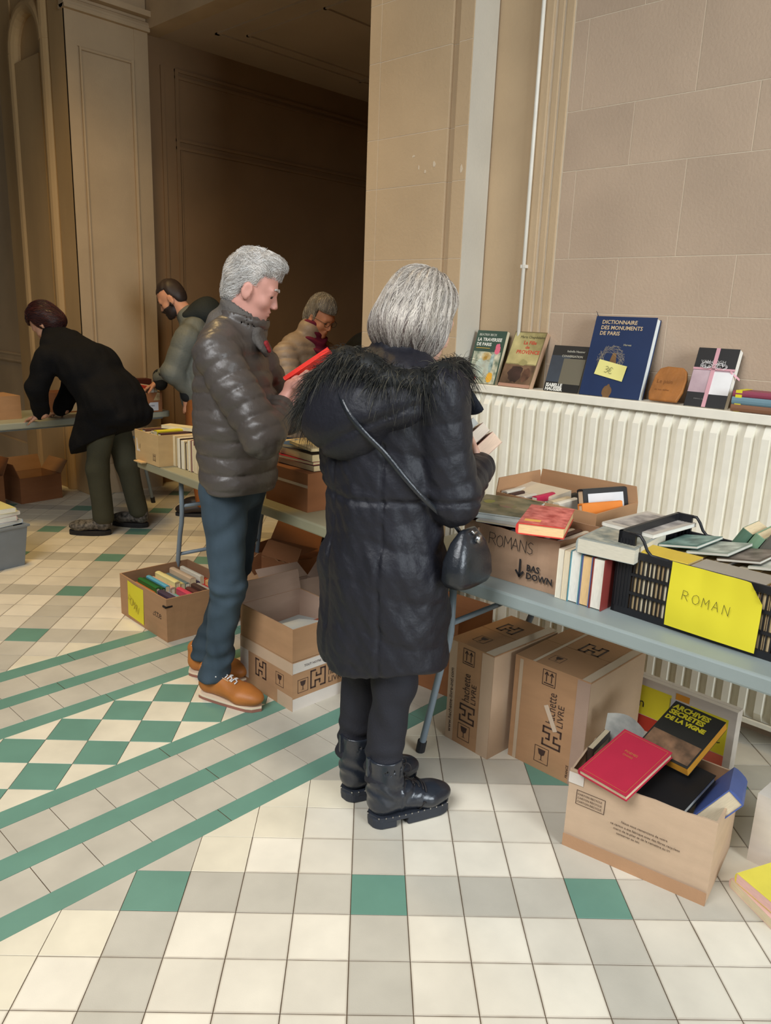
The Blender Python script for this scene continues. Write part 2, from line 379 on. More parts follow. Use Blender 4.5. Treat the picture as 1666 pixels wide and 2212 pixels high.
# ================================================================ FURNITURE
STEEL = flat((128,140,148), .4, 'grey_tube_paint'); RUBBER = flat((40,40,42), .7, 'black_rubber')
def folding_table(label, loc, rz, L, W, col, key, H=.74, legx=(.24,.24), bars=(.53,)):
    t = thing('folding_table', label, 'table', loc, rz)
    P = mat('table_plastic_'+key, col, .45, var=.05, scale=6, bump=.06, bscale=400)
    b = MB(); r = .05; poly = []
    for cx, cy, a0 in ((L-r,r,-90),(L-r,W-r,0),(r,W-r,90),(r,r,180)):
        for k in range(6): a = R_(a0+k*18); poly.append((cx+r*math.cos(a), cy+r*math.sin(a)))
    b.prism(poly, H-.045, H); b.build('tabletop', P, t, bevel=.007)
    MB().box((.05,.05,H-.062),(L-.05,W-.05,H-.045)).build('underframe', STEEL, t, bevel=.004)
    for ex, s in ((legx[0], -1), (L-legx[1], 1)):
        for y in (.10, W-.10):
            lg = MB().tube([(ex,y,H-.06),(ex,y,.50),(ex+s*.008,y,.44),(ex+s*.03,y,.37),(ex+s*.10,y,.03),(ex+s*.103,y,.012)], .0125, 10).build('leg', STEEL, t, smooth=True)
            MB().tube([(ex+s*.0985,y,.045),(ex+s*.106,y,0)], .017, 10).build('foot_cap', RUBBER, lg)
        for zb in bars:
            xo = 0 if zb > .5 else s*.055
            MB().tube([(ex+xo,.10,zb),(ex+xo,W-.10,zb)], .010, 8).build('crossbar', STEEL, t, smooth=True)
        MB().tube([(ex,W/2,bars[0]),(ex-s*.26,W/2,H-.065)], .008, 8).build('brace', STEEL, t, smooth=True)
    return t
TZ = .7405
folding_table('grey-blue plastic folding table in front of the radiator, holding the black crate', (-.53,.625,0), 0, 1.83, .72, (144,154,151), 'a')
folding_table('grey-green folding table between the grey-haired man and the dark passage', (-2.56,.812,0), R_(-4.2), 1.80, .70, (150,145,118), 'b', legx=(.33,.16), bars=(.53,.255))
folding_table('pale green folding table the bent woman in black leans over', (-4.09,.20,0), R_(93.4), 1.83, .60, (160,163,148), 'c')

# ================================================================ CARTONS
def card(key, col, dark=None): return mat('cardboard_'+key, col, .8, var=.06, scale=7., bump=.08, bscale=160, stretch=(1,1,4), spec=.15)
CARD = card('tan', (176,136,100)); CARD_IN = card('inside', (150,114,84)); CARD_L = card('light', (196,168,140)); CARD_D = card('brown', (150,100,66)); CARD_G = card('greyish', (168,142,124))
CARD_W = card('whitish', (214,204,192)); TAPE = mat('packing_tape', (188,166,140), .25, var=.04, spec=.5)
class Carton:
    def __init__(s, label, L, W, H, loc, rz, m=None, inner=None, closed=False, flaps=(), name='cardboard_box', cat='box', group=None, lean=0., wall=.006, ragged=0.):
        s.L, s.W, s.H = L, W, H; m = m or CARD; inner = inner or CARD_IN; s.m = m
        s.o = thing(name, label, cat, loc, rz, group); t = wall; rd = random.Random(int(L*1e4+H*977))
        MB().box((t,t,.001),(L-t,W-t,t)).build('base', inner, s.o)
        def panel(nm, f, n=10):
            b = MB(); g = [f(i/n) for i in range(n+1)]
            for (p0, q0, n0), (p1, q1, n1) in zip(g, g[1:]):
                dz0 = rd.uniform(-ragged, 0); dz1 = dz0
                lo = [p0, p1, (p1[0]+n1[0]*t, p1[1]+n1[1]*t, p1[2]), (p0[0]+n0[0]*t, p0[1]+n0[1]*t, p0[2])]
                hi = [q0, q1, (q1[0]+n1[0]*t, q1[1]+n1[1]*t, q1[2]), (q0[0]+n0[0]*t, q0[1]+n0[1]*t, q0[2])]
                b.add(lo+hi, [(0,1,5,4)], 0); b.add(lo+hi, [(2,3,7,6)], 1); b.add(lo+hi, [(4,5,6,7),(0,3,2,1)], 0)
            a, z = g[0], g[-1]
            for (p, q, nn), o in ((a, 1), (z, 0)):
                vs = [p, (p[0]+nn[0]*t, p[1]+nn[1]*t, p[2]), (q[0]+nn[0]*t, q[1]+nn[1]*t, q[2]), q]
                b.add(vs, [(0,1,2,3) if o else (3,2,1,0)], 0)
            return b.build(nm, [m, inner], s.o)
        bul = lean
        tz = lambda u: H+(rd.uniform(-ragged, ragged) if ragged else 0)
        panel('front_panel', lambda u: ((L*u,0,0),(L*u,-bul*math.sin(math.pi*u),tz(u)),(0,1)))
        panel('back_panel', lambda u: ((L*(1-u),W,0),(L*(1-u),W+bul*.5*math.sin(math.pi*u),tz(u)),(0,-1)))
        panel('side_panel', lambda u: ((L,t+(W-2*t)*u,0),(L+bul*math.sin(math.pi*u),t+(W-2*t)*u,tz(u)),(-1,0)))
        panel('side_panel', lambda u: ((0,W-t-(W-2*t)*u,0),(-bul*math.sin(math.pi*u),W-t-(W-2*t)*u,tz(u)),(1,0)))
        if closed:
            MB().box((0,0,H),(L,W/2-.001,H+.004)).build('flap', m, s.o); MB().box((0,W/2+.001,H),(L,W,H+.004)).build('flap', m, s.o)
        for side, ln, ang in flaps:                          # ang from straight up (0) outwards
            a = R_(ang); c, d = math.cos(a), math.sin(a); b = MB(); k = .004
            if side == 'front': vs = [(0,0,H),(L,0,H),(L-.01,-ln*d,H+ln*c),(.01,-ln*d,H+ln*c)]; nn = Vector((0,c,d))
            if side == 'back': vs = [(L,W,H),(0,W,H),(.01,W+ln*d,H+ln*c),(L-.01,W+ln*d,H+ln*c)]; nn = Vector((0,-c,d))
            if side == 'right': vs = [(L,0,H),(L,W,H),(L+ln*d,W-.01,H+ln*c),(L+ln*d,.01,H+ln*c)]; nn = Vector((-c,0,d))
            if side == 'left': vs = [(0,W,H),(0,0,H),(-ln*d,.01,H+ln*c),(-ln*d,W-.01,H+ln*c)]; nn = Vector((c,0,d))
            v2 = [tuple(Vector(v)+nn*k) for v in vs]
            b.add(vs+v2, [(0,1,2,3)], 0); b.add(vs+v2, [(7,6,5,4)], 1); b.add(vs+v2, [(0,4,5,1),(1,5,6,2),(2,6,7,3),(3,7,4,0)], 0)
            b.build('flap', [m, inner], s.o)
    def face(s, side, u, v, rot=0, off=.0008):
        M = {'front': frame((u,-off,v),(1,0,0),(0,0,1),(0,-1,0)), 'right': frame((s.L+off,u,v),(0,1,0),(0,0,1),(1,0,0)),
             'top': frame((u,v,s.H+.004+off),(1,0,0),(0,1,0),(0,0,1)), 'left': frame((-off,s.W-u,v),(0,-1,0),(0,0,1),(-1,0,0))}[side]
        return M @ Matrix.Rotation(R_(rot), 4, 'Z')
    def patch(s, side, u0, v0, u1, v1, m, name='label_patch', off=.0005):
        b = MB(); b.box((0,0,0),(u1-u0,v1-v0,.0004)); o = b.build(name, m, s.o); o.matrix_local = s.face(side, u0, v0, off=off); return o
    def tape(s, side, u0, v0, u1, v1): return s.patch(side, u0, v0, u1, v1, TAPE, 'tape', .0009)
def ribbon(lines, w, m, M, parent, name='printed_mark'):
    b = MB()
    for st in lines:
        for (x0,y0),(x1,y1) in zip(st, st[1:]):
            a, c = Vector((x0,y0)), Vector((x1,y1)); d = (c-a)
            if d.length < 1e-7: continue
            d.normalize(); n = Vector((-d.y,d.x))*w/2; a -= d*w/2; c += d*w/2
            b.add([(*(a-n),.0002),(*(c-n),.0002),(*(c+n),.0002),(*(a+n),.0002)], [(0,1,2,3)])
    return put(b.mesh(name, m), M, parent, name)
PRINT = flat((66,46,38), .7, 'brown_print')
def monogram(M, s, parent, w=.10):
    L = [[(.30,1),(0,1),(0,0),(.30,0),(.30,.36),(.62,.36),(.62,.2)],[(.70,0),(1,0),(1,1),(.70,1),(.70,.64),(.38,.64),(.38,.8)]]
    return ribbon([[(x*s, y*s) for x, y in l] for l in L], w*s, PRINT, M, parent, 'publisher_mark')
def glass_mark(M, s, parent):
    ribbon([[(0,0),(s,0),(s,s*1.1),(0,s*1.1),(0,0)]], .04*s, PRINT, M, parent, 'pictogram')
    b = MB(); b.add([(s*.22,s*.95,.0002),(s*.3,s*.6,.0002),(s*.47,s*.5,.0002),(s*.47,s*.22,.0002),(s*.3,s*.18,.0002),(s*.7,s*.18,.0002),(s*.53,s*.22,.0002),(s*.53,s*.5,.0002),(s*.7,s*.6,.0002),(s*.78,s*.95,.0002)], [tuple(range(9,-1,-1))])
    put(b.mesh('pictogram', PRINT), M, parent, 'pictogram')
def arrows_mark(M, s, parent):
    ribbon([[(0,0),(s,0),(s,s*1.1),(0,s*1.1),(0,0)]], .05*s, PRINT, M, parent, 'pictogram')
    ribbon([[(.3*s,.3*s),(.3*s,.95*s)],[(.7*s,.3*s),(.7*s,.95*s)],[(.18*s,.78*s),(.3*s,.95*s),(.42*s,.78*s)],[(.58*s,.78*s),(.7*s,.95*s),(.82*s,.78*s)],[(.15*s,.15*s),(.85*s,.15*s)]], .08*s, PRINT, M, parent, 'pictogram')
def publisher_print(M, s, parent):
    monogram(M, s*.072, parent)
    words('hachette', s*.054, PRINT, M @ Matrix.Translation((s*.088, s*.030, 0)) @ Matrix.Scale(.66, 4, (1,0,0)), parent)
    words('LIVRE', s*.036, PRINT, M @ Matrix.Translation((s*.088, -s*.004, 0)), parent)
YEL = mat('yellow_paper', (226,212,48), .75, var=.04, scale=5)

# --- under the radiator table
b1 = Carton('tall narrow closed tan carton standing nearest the table leg under the grey-blue table', .205, .35, .395, (-.402,.872,0), R_(-3.5), CARD, closed=True)
b1.patch('front', 0, 0, .036, .395, CARD_L, 'tape'); b1.patch('front', .152, 0, .205, .395, CARD_L, 'tape')
b1.patch('right', 0, 0, .37, .395, CARD_L, 'tape')
publisher_print(b1.face('front', .132, .10, 90), .90, b1.o)
words('www.hachette-livre-intl.com', .0225, PRINT, b1.face('front', .026, .03, 90, .0016), b1.o)
glass_mark(b1.face('front', .062, .025), .055, b1.o); arrows_mark(b1.face('front', .066, .325), .052, b1.o)
b1.tape('top', .165, .0, .204, .37); monogram(b1.face('top', .05, .20), .07, b1.o); glass_mark(b1.face('top', .06, .05), .05, b1.o)
b2 = Carton('large closed tan carton with a strip of torn tape, behind the carton of books', .295, .385, .39, (-.166,.944,0), R_(-.5), CARD, closed=True)
publisher_print(b2.face('front', .205, .105, 90), .95, b2.o)
b2.tape('front', .02, .0, .034, .385).rotation_euler
tp = MB().box((0,0,0),(.018,.095,.0006)).build('torn_tape', flat((206,184,160), .4), b2.o); tp.matrix_local = b2.face('front', .175, .165, 28, .0014)
b2.patch('front', .247, 0, .295, .39, CARD_G, 'tape'); b2.patch('right', 0, 0, .385, .39, CARD_L, 'tape')
glass_mark(b2.face('front', .11, .03), .055, b2.o); arrows_mark(b2.face('front', .115, .325), .05, b2.o)
words('FRANCE', .013, PRINT, b2.face('front', .245, .02, 90, .0016), b2.o)
b2.tape('top', .262, 0, .294, .385); monogram(b2.face('top', .13, .2), .075, b2.o); glass_mark(b2.face('top', .1, .05), .045, b2.o); b2.tape('top', .07, 0, .082, .385)
Carton('plain brown carton in shadow behind the grey-blue table crossbar', .30, .26, .34, (-.86,1.10,0), R_(4), CARD_D, closed=True)

kb = Carton('battered open carton of books on the tiles in the right foreground', .412, .30, .255, (.236,.659,0), R_(8.5), CARD_L, closed=False, lean=.004, ragged=.003)
kb.patch('front', 0, 0, .412, .042, card('tape_tan', (180,140,106)), 'tape', .0050)
ribbon([[(0,0),(.085,0),(.085,.045),(0,.045),(0,0)]], .0018, PRINT, kb.face('front', .028, .155, -1, .0055), kb.o)
for k in range(3): words('CARTON RECYCLE', .0085, PRINT, kb.face('front', .032, .186-k*.012, -1, .0058), kb.o)
words('Nous vous remercions de votre', .010, PRINT, kb.face('front', .165, .150, -1, .0062), kb.o)
for k, s_ in enumerate(('ce carton a ete fabrique avec des fibres recyclees', 'merci de le plier et de le remettre au tri', 'conserver au sec')):
    words(s_, .0098, PRINT, kb.face('front', .135+.01*k, .136-k*.013, -1, .0062), kb.o)
kb.patch('front', .0, .215, .045, .25, CARD_W, 'label_patch', .0045)

wc = Carton('white carton with yellow handwritten papers under the radiator, behind the carton of books', .38, .045, .27, (.085,1.36,0), R_(-2), CARD_W, closed=True, name='lettered_box')
wc.patch('front', .0, .13, .15, .245, YEL, 'paper_sheet'); wc.patch('front', .22, .10, .355, .235, YEL, 'paper_sheet')
wc.patch('front', .0, .07, .15, .128, flat((190,60,40), .7), 'paper_sheet'); wc.patch('front', .25, .03, .355, .098, flat((224,110,86), .7), 'paper_sheet')
wc.patch('front', .145, .13, .20, .235, flat((186,186,192), .4), 'tape'); wc.patch('front', .165, .238, .215, .262, flat((220,150,50), .6), 'label_patch')
scrawl('VIE', .035, INK, wc.face('front', .245, .145, -4, .0016), wc.o, w=.09, seed=5)
words('n', .05, INK, wc.face('front', .03, .16, 0, .0016), wc.o)

# --- left of the man
lb = Carton('low tan carton of paperbacks with a yellow sheet on its front, on the tiles', .475, .385, .215, (-2.297,.565,0), R_(-2.2), CARD, lean=.004)
pp = MB().sheet(lambda u, v: (u*.165, v*.185, .001+.004*math.sin(u*3)*v), 6, 6).build('paper_sheet', YEL, lb.o); pp.matrix_local = lb.face('front', .085, .02, -2, .0022)
scrawl('ROMAN', .04, flat((176,158,50), .8, 'faint_pen'), lb.face('front', .095, .10, -22, .0075), lb.o, w=.07, seed=3, gap=-.1)
words('hachette', .055, PRINT, lb.face('front', .235, .10, 0, .0012), lb.o); words('LIVRE', .03, PRINT, lb.face('right', .12, .09, 0), lb.o)
MB().box((.448,-.006,.172),(.477,.03,.18)).build('handle_slot', flat((30,24,20), .8), lb.o)
sb = Carton('lower carton of the stack of two by the brown shoe', .365, .30, .205, (-1.29,.580,0), R_(-2.5), CARD, closed=True)
sb.patch('right', 0, .16, .30, .205, CARD_W, 'tape'); sb.patch('right', 0, 0, .30, .052, CARD_W, 'tape'); sb.patch('front', .0, .155, .365, .205, CARD_L, 'tape')
sb.patch('front', .265, 0, .365, .06, CARD_L, 'label_patch'); sb.patch('front', .0, .03, .06, .155, CARD_W, 'label_patch')
monogram(sb.face('front', .115, .07), .07, sb.o); publisher_print(sb.face('right', .09, .075), 1.0, sb.o); glass_mark(sb.face('right', .025, .072), .05, sb.o)
words('TOUT NOTRE SAVOIR POUR VOUS', .0135, PRINT, sb.face('right', .055, .178, 0, .0016), sb.o); glass_mark(sb.face('front', .255, .08), .05, sb.o)
st = Carton('upper open carton of the stack of two by the brown shoe', .36, .31, .135, (-1.285,.578,.211), R_(-2.5), CARD, CARD_G, flaps=(('left',.09,4),))
Carton('open carton with spread flaps under the table behind the stack', .30, .26, .24, (-1.64,.96,0), R_(-8), CARD_G, CARD_G, flaps=(('right',.12,10),('back',.12,35),('left',.10,60)))
Carton('torn light brown carton under the table behind the man in jeans', .27, .24, .26, (-1.97,.98,0), R_(4), CARD, CARD_D, ragged=.012, flaps=(('back',.09,30),))
Carton('dark brown open carton far under the table by the black shoes', .36, .28, .20, (-2.30,1.30,0), R_(12), CARD_D, CARD_D, flaps=(('right',.16,75),('back',.14,30)))

# --- on the man's table
tc = Carton('light open carton of books at the left end of the grey-green table', .27, .30, .16, (-2.530,.806,TZ), R_(-4), CARD_L if False else card('straw', (196,164,116)), lean=.004)
tc.patch('front', .02, .05, .12, .12, CARD_W, 'label_patch'); arrows_mark(tc.face('front', .205, .025, 0), .03, tc.o); scrawl('I', .02, INK, tc.face('front', .06, .07, 0, .0016), tc.o, w=.2)
MB().box((.04,-.03,-.002),(.13,-.001,.004)).build('flap', card('straw', (196,164,116)), tc.o)
td = Carton('brown carton at the front of the grey-green table, beneath the red book', .30, .27, .155, (-1.40,.800,TZ), R_(-4), CARD_D, CARD_D, closed=True)
td.tape('front', .0, .10, .30, .112)
te = Carton('open tan carton of books at the middle of the grey-green table', .44, .27, .135, (-1.72,1.13,TZ), R_(-5), CARD, CARD_IN)
tf = Carton('open tan carton at the back of the grey-green table with a yellow tag', .40, .12, .15, (-1.60,1.415,TZ), R_(-5), CARD, CARD_D, flaps=(('back',.05,5),))
# --- on the radiator table
rc = Carton('open carton of novels with black handwriting, beside the handbag', .345, .245, .165, (-.250,.712,TZ), R_(1.5), card('kraft', (170,138,112)), lean=.010, ragged=.002)
scrawl('ROMANS', .036, INK, rc.face('front', .105, .108, 0, .0115), rc.o, w=.055, seed=2, gap=.12)
ribbon([[(0,.05),(0,0)],[(-.012,.014),(0,0),(.012,.014)]], .007, INK, rc.face('front', .222, .032, 0, .0105), rc.o)
words('BAS', .027, INK, rc.face('front', .245, .055, 0, .0105), rc.o, .0008); words('DOWN', .027, INK, rc.face('front', .245, .03, 0, .0105), rc.o, .0008)
MB().box((.058,-.013,.0),(.062,-.006,.15)).build('crease', card('kraft', (170,138,112)), rc.o)
tear = MB(); tear.add([(.022,-.009,.02),(.05,-.009,.0),(.055,-.0095,.06),(.03,-.009,.085)], [(0,1,2,3)]); tear.build('torn_patch', CARD, rc.o)
bc = Carton('wide open carton of books against the radiator, with its back wall standing tall', .40, .275, .195, (-.345,1.005,TZ), R_(-1), CARD, CARD, flaps=(('back',.055,-3),('left',.05,0)))
# --- the left table
t3a = Carton('tan carton at the left edge of the photograph on the pale green table', .20, .26, .155, (-4.30,.72,TZ), R_(93), CARD, closed=True)
t3b = Carton('small carton with a white label behind the hands of the bent woman', .20, .20, .15, (-4.45,1.22,TZ), R_(93), CARD_D, CARD_D); t3b.patch('front', .0, .01, .18, .075, CARD_W, 'label_patch')
t3c = Carton('brown carton of books with a white label beside the bearded man', .42, .28, .15, (-4.17,1.52,TZ), R_(93), CARD_D, CARD_D, lean=.003)
t3c.patch('front', .235, .012, .385, .075, flat((206,206,212), .6), 'label_patch'); words('LIVRES ANCIENS', .014, INK, t3c.face('front', .25, .045, 0, .0016), t3c.o); words('2', .02, INK, t3c.face('front', .30, .02, 0, .0016), t3c.o)
t3c.patch('front', .02, .09, .40, .148, mat('picture_brown', (150,84,50), .6, var=.5, scale=12, col2=(226,206,150)), 'printed_picture')
t3d = Carton('dark red-brown box standing behind the books at the far end of the pale green table', .22, .12, .21, (-4.62,1.86,TZ), R_(80), flat((84,36,26), .6), flat((84,36,26), .6), closed=True)
# --- under the left table
Carton('open carton tipped under the pale green table with its bright inside showing', .34, .30, .20, (-4.84,1.07,0), R_(96), CARD_D, CARD, flaps=(('left',.12,20),('back',.12,15),('right',.12,35)))
Carton('dark carton at the far left under the pale green table', .36, .30, .24, (-4.80,.60,0), R_(98), CARD_D, CARD_D, flaps=(('right',.14,25),))

# ================================================================ CRATE
BLK = flat((30,30,33), .4, 'black_plastic')
cr = thing('plastic_crate', 'black slatted plastic crate full of books with a large yellow sheet on its front', 'crate', (.262,.742,TZ), R_(-2.5))
L, W, H, HW = .62, .345, .235, .185
MB().box((.005,.005,0),(L-.005,W-.005,.008)).build('base', BLK, cr)
for x, y in ((0,0),(L-.05,0),(0,W-.028),(L-.05,W-.028)):
    b = MB(); b.box((x,y,0),(x+.05,y+.006 if y == 0 else y+.028,H)) if False else None
    yy = (0,.009) if y == 0 else (W-.009,W); xx = (0,.010) if x == 0 else (L-.010,L)
    b.box((x,yy[0],0),(x+.05,yy[1],H)); b.box((xx[0],y,0),(xx[1],y+.028,H))
    for k in range(4): b.box((x+.008+k*.010,yy[0]-.002,.02),(x+.012+k*.010,yy[1]+.002,H-.02))
    b.build('corner_post', BLK, cr)
for y, nm in ((0,'front_lattice'),(W-.007,'back_lattice')):
    b = MB()
    for z0, z1 in ((0,.02),(.062,.07),(.115,.123),(HW-.02,HW)): b.box((.05,y,z0),(L-.05,y+.007,z1))
    for k in range(41): b.box((.055+k*.0125,y+.001,.0),(.0585+k*.0125,y+.006,HW-.005))
    b.build(nm, BLK, cr)
for x, nm in ((0,'end_panel'),(L-.009,'end_panel')):
    b = MB(); b.box((x,.028,0),(x+.009,W-.028,.06)); b.box((x,.028,.10),(x+.009,W-.028,.125)); b.box((x,.028,.198),(x+.009,W-.028,H))
    b.box((x,.028,.125),(x+.009,.105,.2)); b.box((x,W-.105,.125),(x+.009,W-.028,.2))
    for k in range(12): b.box((x+.001,.035+k*.025,.06),(x+.007,.041+k*.025,.10))
    for k in range(4): b.box((x-.001,.26+k*.010,.13),(x+.010,.264+k*.010,.19))
    b.build(nm, BLK, cr)
for y in (.004, W-.004):
    for s, x in ((1,.05),(-1,L-.05)):
        MB().tube([(x-.02*s,y,H-.004),(x+.012*s,y,H-.004),(x+.024*s,y,H-.018),(x+.036*s,y,HW+.01),(x+.05*s,y,HW-.002),(x+.10*s,y,HW-.003)], .0045, 8).build('rim_bend', BLK, cr, smooth=True)
sg = thing('yellow_sign', 'creased yellow paper sheet lettered by hand, hung on the front of the black crate', 'sign', M=cr.matrix_basis @ frame((.168,-.011,.014),(1,0,0),(0,0,1),(0,-1,0)))
C_ = MB(); wS, hS = .236, .176
def shp(u, v):
    x = u*wS; y = v*hS*(1-.0*u); 
    if u > .86 and v > .72: y = min(y, hS*(.72+.28*(1-(u-.86)/.14)))
    return (x, y, .0015+.003*abs(math.sin(u*9))*(.3+.7*v)*.6+.0025*math.sin(v*5+u*2)+.003)
C_.sheet(shp, 22, 14); C_.build('paper', YEL, sg, smooth=True)
scrawl('ROMAN', .025, flat((70,64,30), .7, 'green_pen'), frame((.040,.085,.0102),Vector((1,-.08,0)).normalized(),Vector((.08,1,0)).normalized(),(0,0,1)), sg, w=.05, seed=9, gap=.42)
# ================================================================ BOOKS
PAGE = {}
def page_mat(col):
    k = tuple(col)
    if k not in PAGE: PAGE[k] = mat('pages_%d_%d_%d' % k, col, .85, var=.09, scale=40., stretch=(1,14,1), spec=.1)
    return PAGE[k]
def book(label, w, h, t, col, c, xd, zd, group=None, pages=(222,206,172), hard=False, art=None, title=None, rough=.45, cm=None, name='book', cat='book'):
    x = Vector(xd).normalized(); z = Vector(zd); z = (z-x*z.dot(x)).normalized(); y = z.cross(x)
    M = frame(c, x, y, z); k = .003 if hard else .0012; ov = .003 if hard else .0006
    m = cm or flat(col, rough)
    b = MB(); X, Y, Z = w/2, t/2, h/2
    b.box((-X,-Y,-Z),(X,-Y+k,Z)); b.box((-X,Y-k,-Z),(X,Y,Z))
    s = [(-X,-Y),(-X-min(.004,t*.12),-Y*.6),(-X-min(.005,t*.16),0),(-X-min(.004,t*.12),Y*.6),(-X,Y),(-X+k,Y-k),(-X+k,-Y+k)]
    b.prism(s, -Z, Z)
    o = b.build(name, m); o.matrix_world = M; tag(o, label, cat, group)
    MB().box((-X+k,-Y+k,-Z+ov),(X-ov,Y-k,Z-ov)).build('pages', page_mat(pages), o)
    F = frame((-X,-Y-.0005,-Z),(1,0,0),(0,0,1),(0,-1,0))
    for a in art or ():
        q = MB()
        if a[0] == 'e': rr_ = random.Random(int(a[1]*99+a[2]*999)); q.prism([(a[1]*w+a[3]*w*math.cos(k_*.3142)*rr_.uniform(.75,1.1), a[2]*h+a[4]*h*math.sin(k_*.3142)*rr_.uniform(.75,1.1)) for k_ in range(20)], 0, .0002); a = (0,0,0,0)+tuple(a[5:])
        else: q.box((a[0]*w,a[1]*h,0),(a[2]*w,a[3]*h,.0003))
        put(q.mesh('cover_art', a[4]), F @ Matrix.Translation((0,0,a[5] if len(a) > 5 else 0)), o, 'cover_art')
    for tt in title or ():
        words(tt[0], tt[3], flat(tt[4], .5), F @ Matrix.Translation((tt[1]*w, tt[2]*h, .0008)), o, bold=tt[5] if len(tt) > 5 else 0, name='title')
    return o
def pic(key, a, b, scale=10, var=.5): return mat('picture_'+key, a, .45, var=var, scale=scale, col2=b, detail=6)
RT = 1.2408                                                 # top of the radiator
def leaning(label, x0, w, h, t, col, yb, lean, skew=0., **kw):
    a = R_(lean); zd = (0, math.sin(a), math.cos(a)); x = Vector((math.cos(R_(skew)), math.sin(R_(skew)), 0)); z = Vector(zd)
    y = z.cross(x); c = Vector((x0, yb, RT))+x*w/2+z*h/2+y*t/2+Vector((0,0,t*math.sin(a)*.0+.0012))
    return book(label, w, h, t, col, c, x, z, group='books displayed on the radiator', **kw)
GRN = (62,82,68)
leaning('dark green paperback with a painted flower picture, first from the left on the radiator', -1.035, .165, .245, .022, GRN, 1.678, 17,
    art=((.04,.0,.96,.60,pic('flowers', (90,132,104), (236,226,196), 26)),('e',.82,.66,.09,.12,flat((226,110,130), .5), .0004),('e',.50,.52,.18,.09,pic('gold', (236,180,70), (240,226,180), 30), .0004),('e',.22,.09,.09,.07,flat((206,84,64), .6), .0006),('e',.76,.12,.11,.10,flat((226,168,52), .6), .0006),('e',.45,.28,.30,.20,pic('cream', (236,226,196), (200,214,196), 30), .0003),('e',.72,.40,.07,.20,pic('leafy', (120,150,140), (190,206,196), 30), .0005),(.08,.66,.55,.672,flat((200,160,70), .5))),
    title=(('BEATRIX BECK',.09,.90,.015,(214,214,196)),('LA TRAVERSEE',.07,.80,.021,(240,236,220),.0005),('DE PARIS',.07,.71,.021,(240,236,220),.0005)))
leaning('olive brown paperback with red lettering, tilted back, second on the radiator', -.842, .165, .262, .03, (112,98,66), 1.664, 25, pages=(196,160,130),
    art=((.02,.40,.98,.98,pic('haze', (150,138,84), (214,200,140), 7)),(.0,.0,.98,.42,pic('dusk', (54,38,34), (140,108,82), 9)),('e',.42,.24,.24,.17,pic('dark', (30,22,22), (70,46,44), 12), .0003),('e',.76,.22,.14,.13,pic('dark2', (52,30,28), (130,90,70), 14), .0004),('e',.56,.44,.14,.06,pic('lightleaf', (200,190,130), (160,150,96), 20), .0005),(.0,.0,1,.055,flat((172,130,108), .6), .0004)),
    title=(('Maria Chapdelaine',.22,.88,.017,(70,66,44)),('La Fille',.38,.77,.024,(190,60,44),.0004),('de',.48,.69,.022,(190,60,44),.0004),('PROVENCE',.24,.60,.024,(196,58,44),.0004)))
leaning('black and white photograph paperback lettered at its foot, third on the radiator', -.612, .165, .198, .012, (44,42,40), 1.676, 18, pages=(196,186,164),
    art=((.0,.20,.55,.78,pic('sky', (96,108,122), (54,56,62), 6)),(.38,.12,1,.72,pic('fog', (150,142,120), (108,102,86), 6), .0003),(.0,.0,1,.17,flat((28,28,28), .5), .0005)),
    title=(('Isabelle Hausser',.42,.86,.013,(196,192,176)),('CONVERSATION',.30,.75,.013,(206,200,180)),('ISABELLE',.04,.095,.020,(236,234,224),.0008),('HAUSSER',.04,.012,.020,(236,234,224),.0008)))
bb = leaning('very large dark blue hardback with gold lettering and a pale price note', -.437, .262, .325, .038, (26,46,84), 1.672, 15, hard=True, pages=(232,236,232),
    art=(('e',.46,.06,.075,.10,pic('stem', (176,130,76), (96,72,52), 20)),('e',.45,.44,.055,.12,pic('stem', (176,130,76), (96,72,52), 20))),
    title=(('DICTIONNAIRE',.12,.905,.022,(214,186,146),.0003),('DES MONUMENTS',.12,.835,.022,(214,186,146),.0003),('DE PARIS',.12,.765,.022,(214,186,146),.0003),('Hervas',.56,.64,.012,(190,182,150))))
FB = frame((-.131,-.0198,-.1625),(1,0,0),(0,0,1),(0,-1,0)); rd = random.Random(4)
ribbon([[(.105+.062*math.cos(t)*rd.uniform(.85,1), .150+.062*math.sin(t)*rd.uniform(.85,1)), (.105+.062*math.cos(t+q)*rd.uniform(.5,1), .150+.062*math.sin(t+q)*rd.uniform(.5,1))] for t, q in ((rd.uniform(0,6.28), rd.uniform(.3,2)) for _ in range(60))], .0009, flat((150,140,124), .5, 'gold_line'), FB, bb, 'rose_window')
nt = MB().sheet(lambda u, v: (u*.13-.012*v*0, v*.062-.035*u*0, .0015+.006*max(0,u-.75)*4*v), 10, 4).build('price_note', mat('note_paper', (232,224,140), .75, var=.03), smooth=True)
tag(nt, 'pale yellow price note stuck on the large blue hardback', 'note')
nM = bb.matrix_basis @ frame((-.082,-.0215,-.075),Vector((1,0,-.18)).normalized(),Vector((.18,0,1)).normalized(),(0,-1,0)); nt.matrix_world = nM
scrawl('3E', .026, flat((150,150,100), .7, 'faint_pencil'), frame((.04,.018,.004),(1,0,0),(0,1,0),(0,0,1)), nt, w=.08, seed=8, gap=.0)
MB().tube([(-.131,0,.1625),(-.137,-.002,.170),(-.141,-.004,.181),(-.147,-.006,.186)], [.002,.0016,.001,.0006], 6).build('torn_spine_thread', flat((20,30,50), .7), bb)
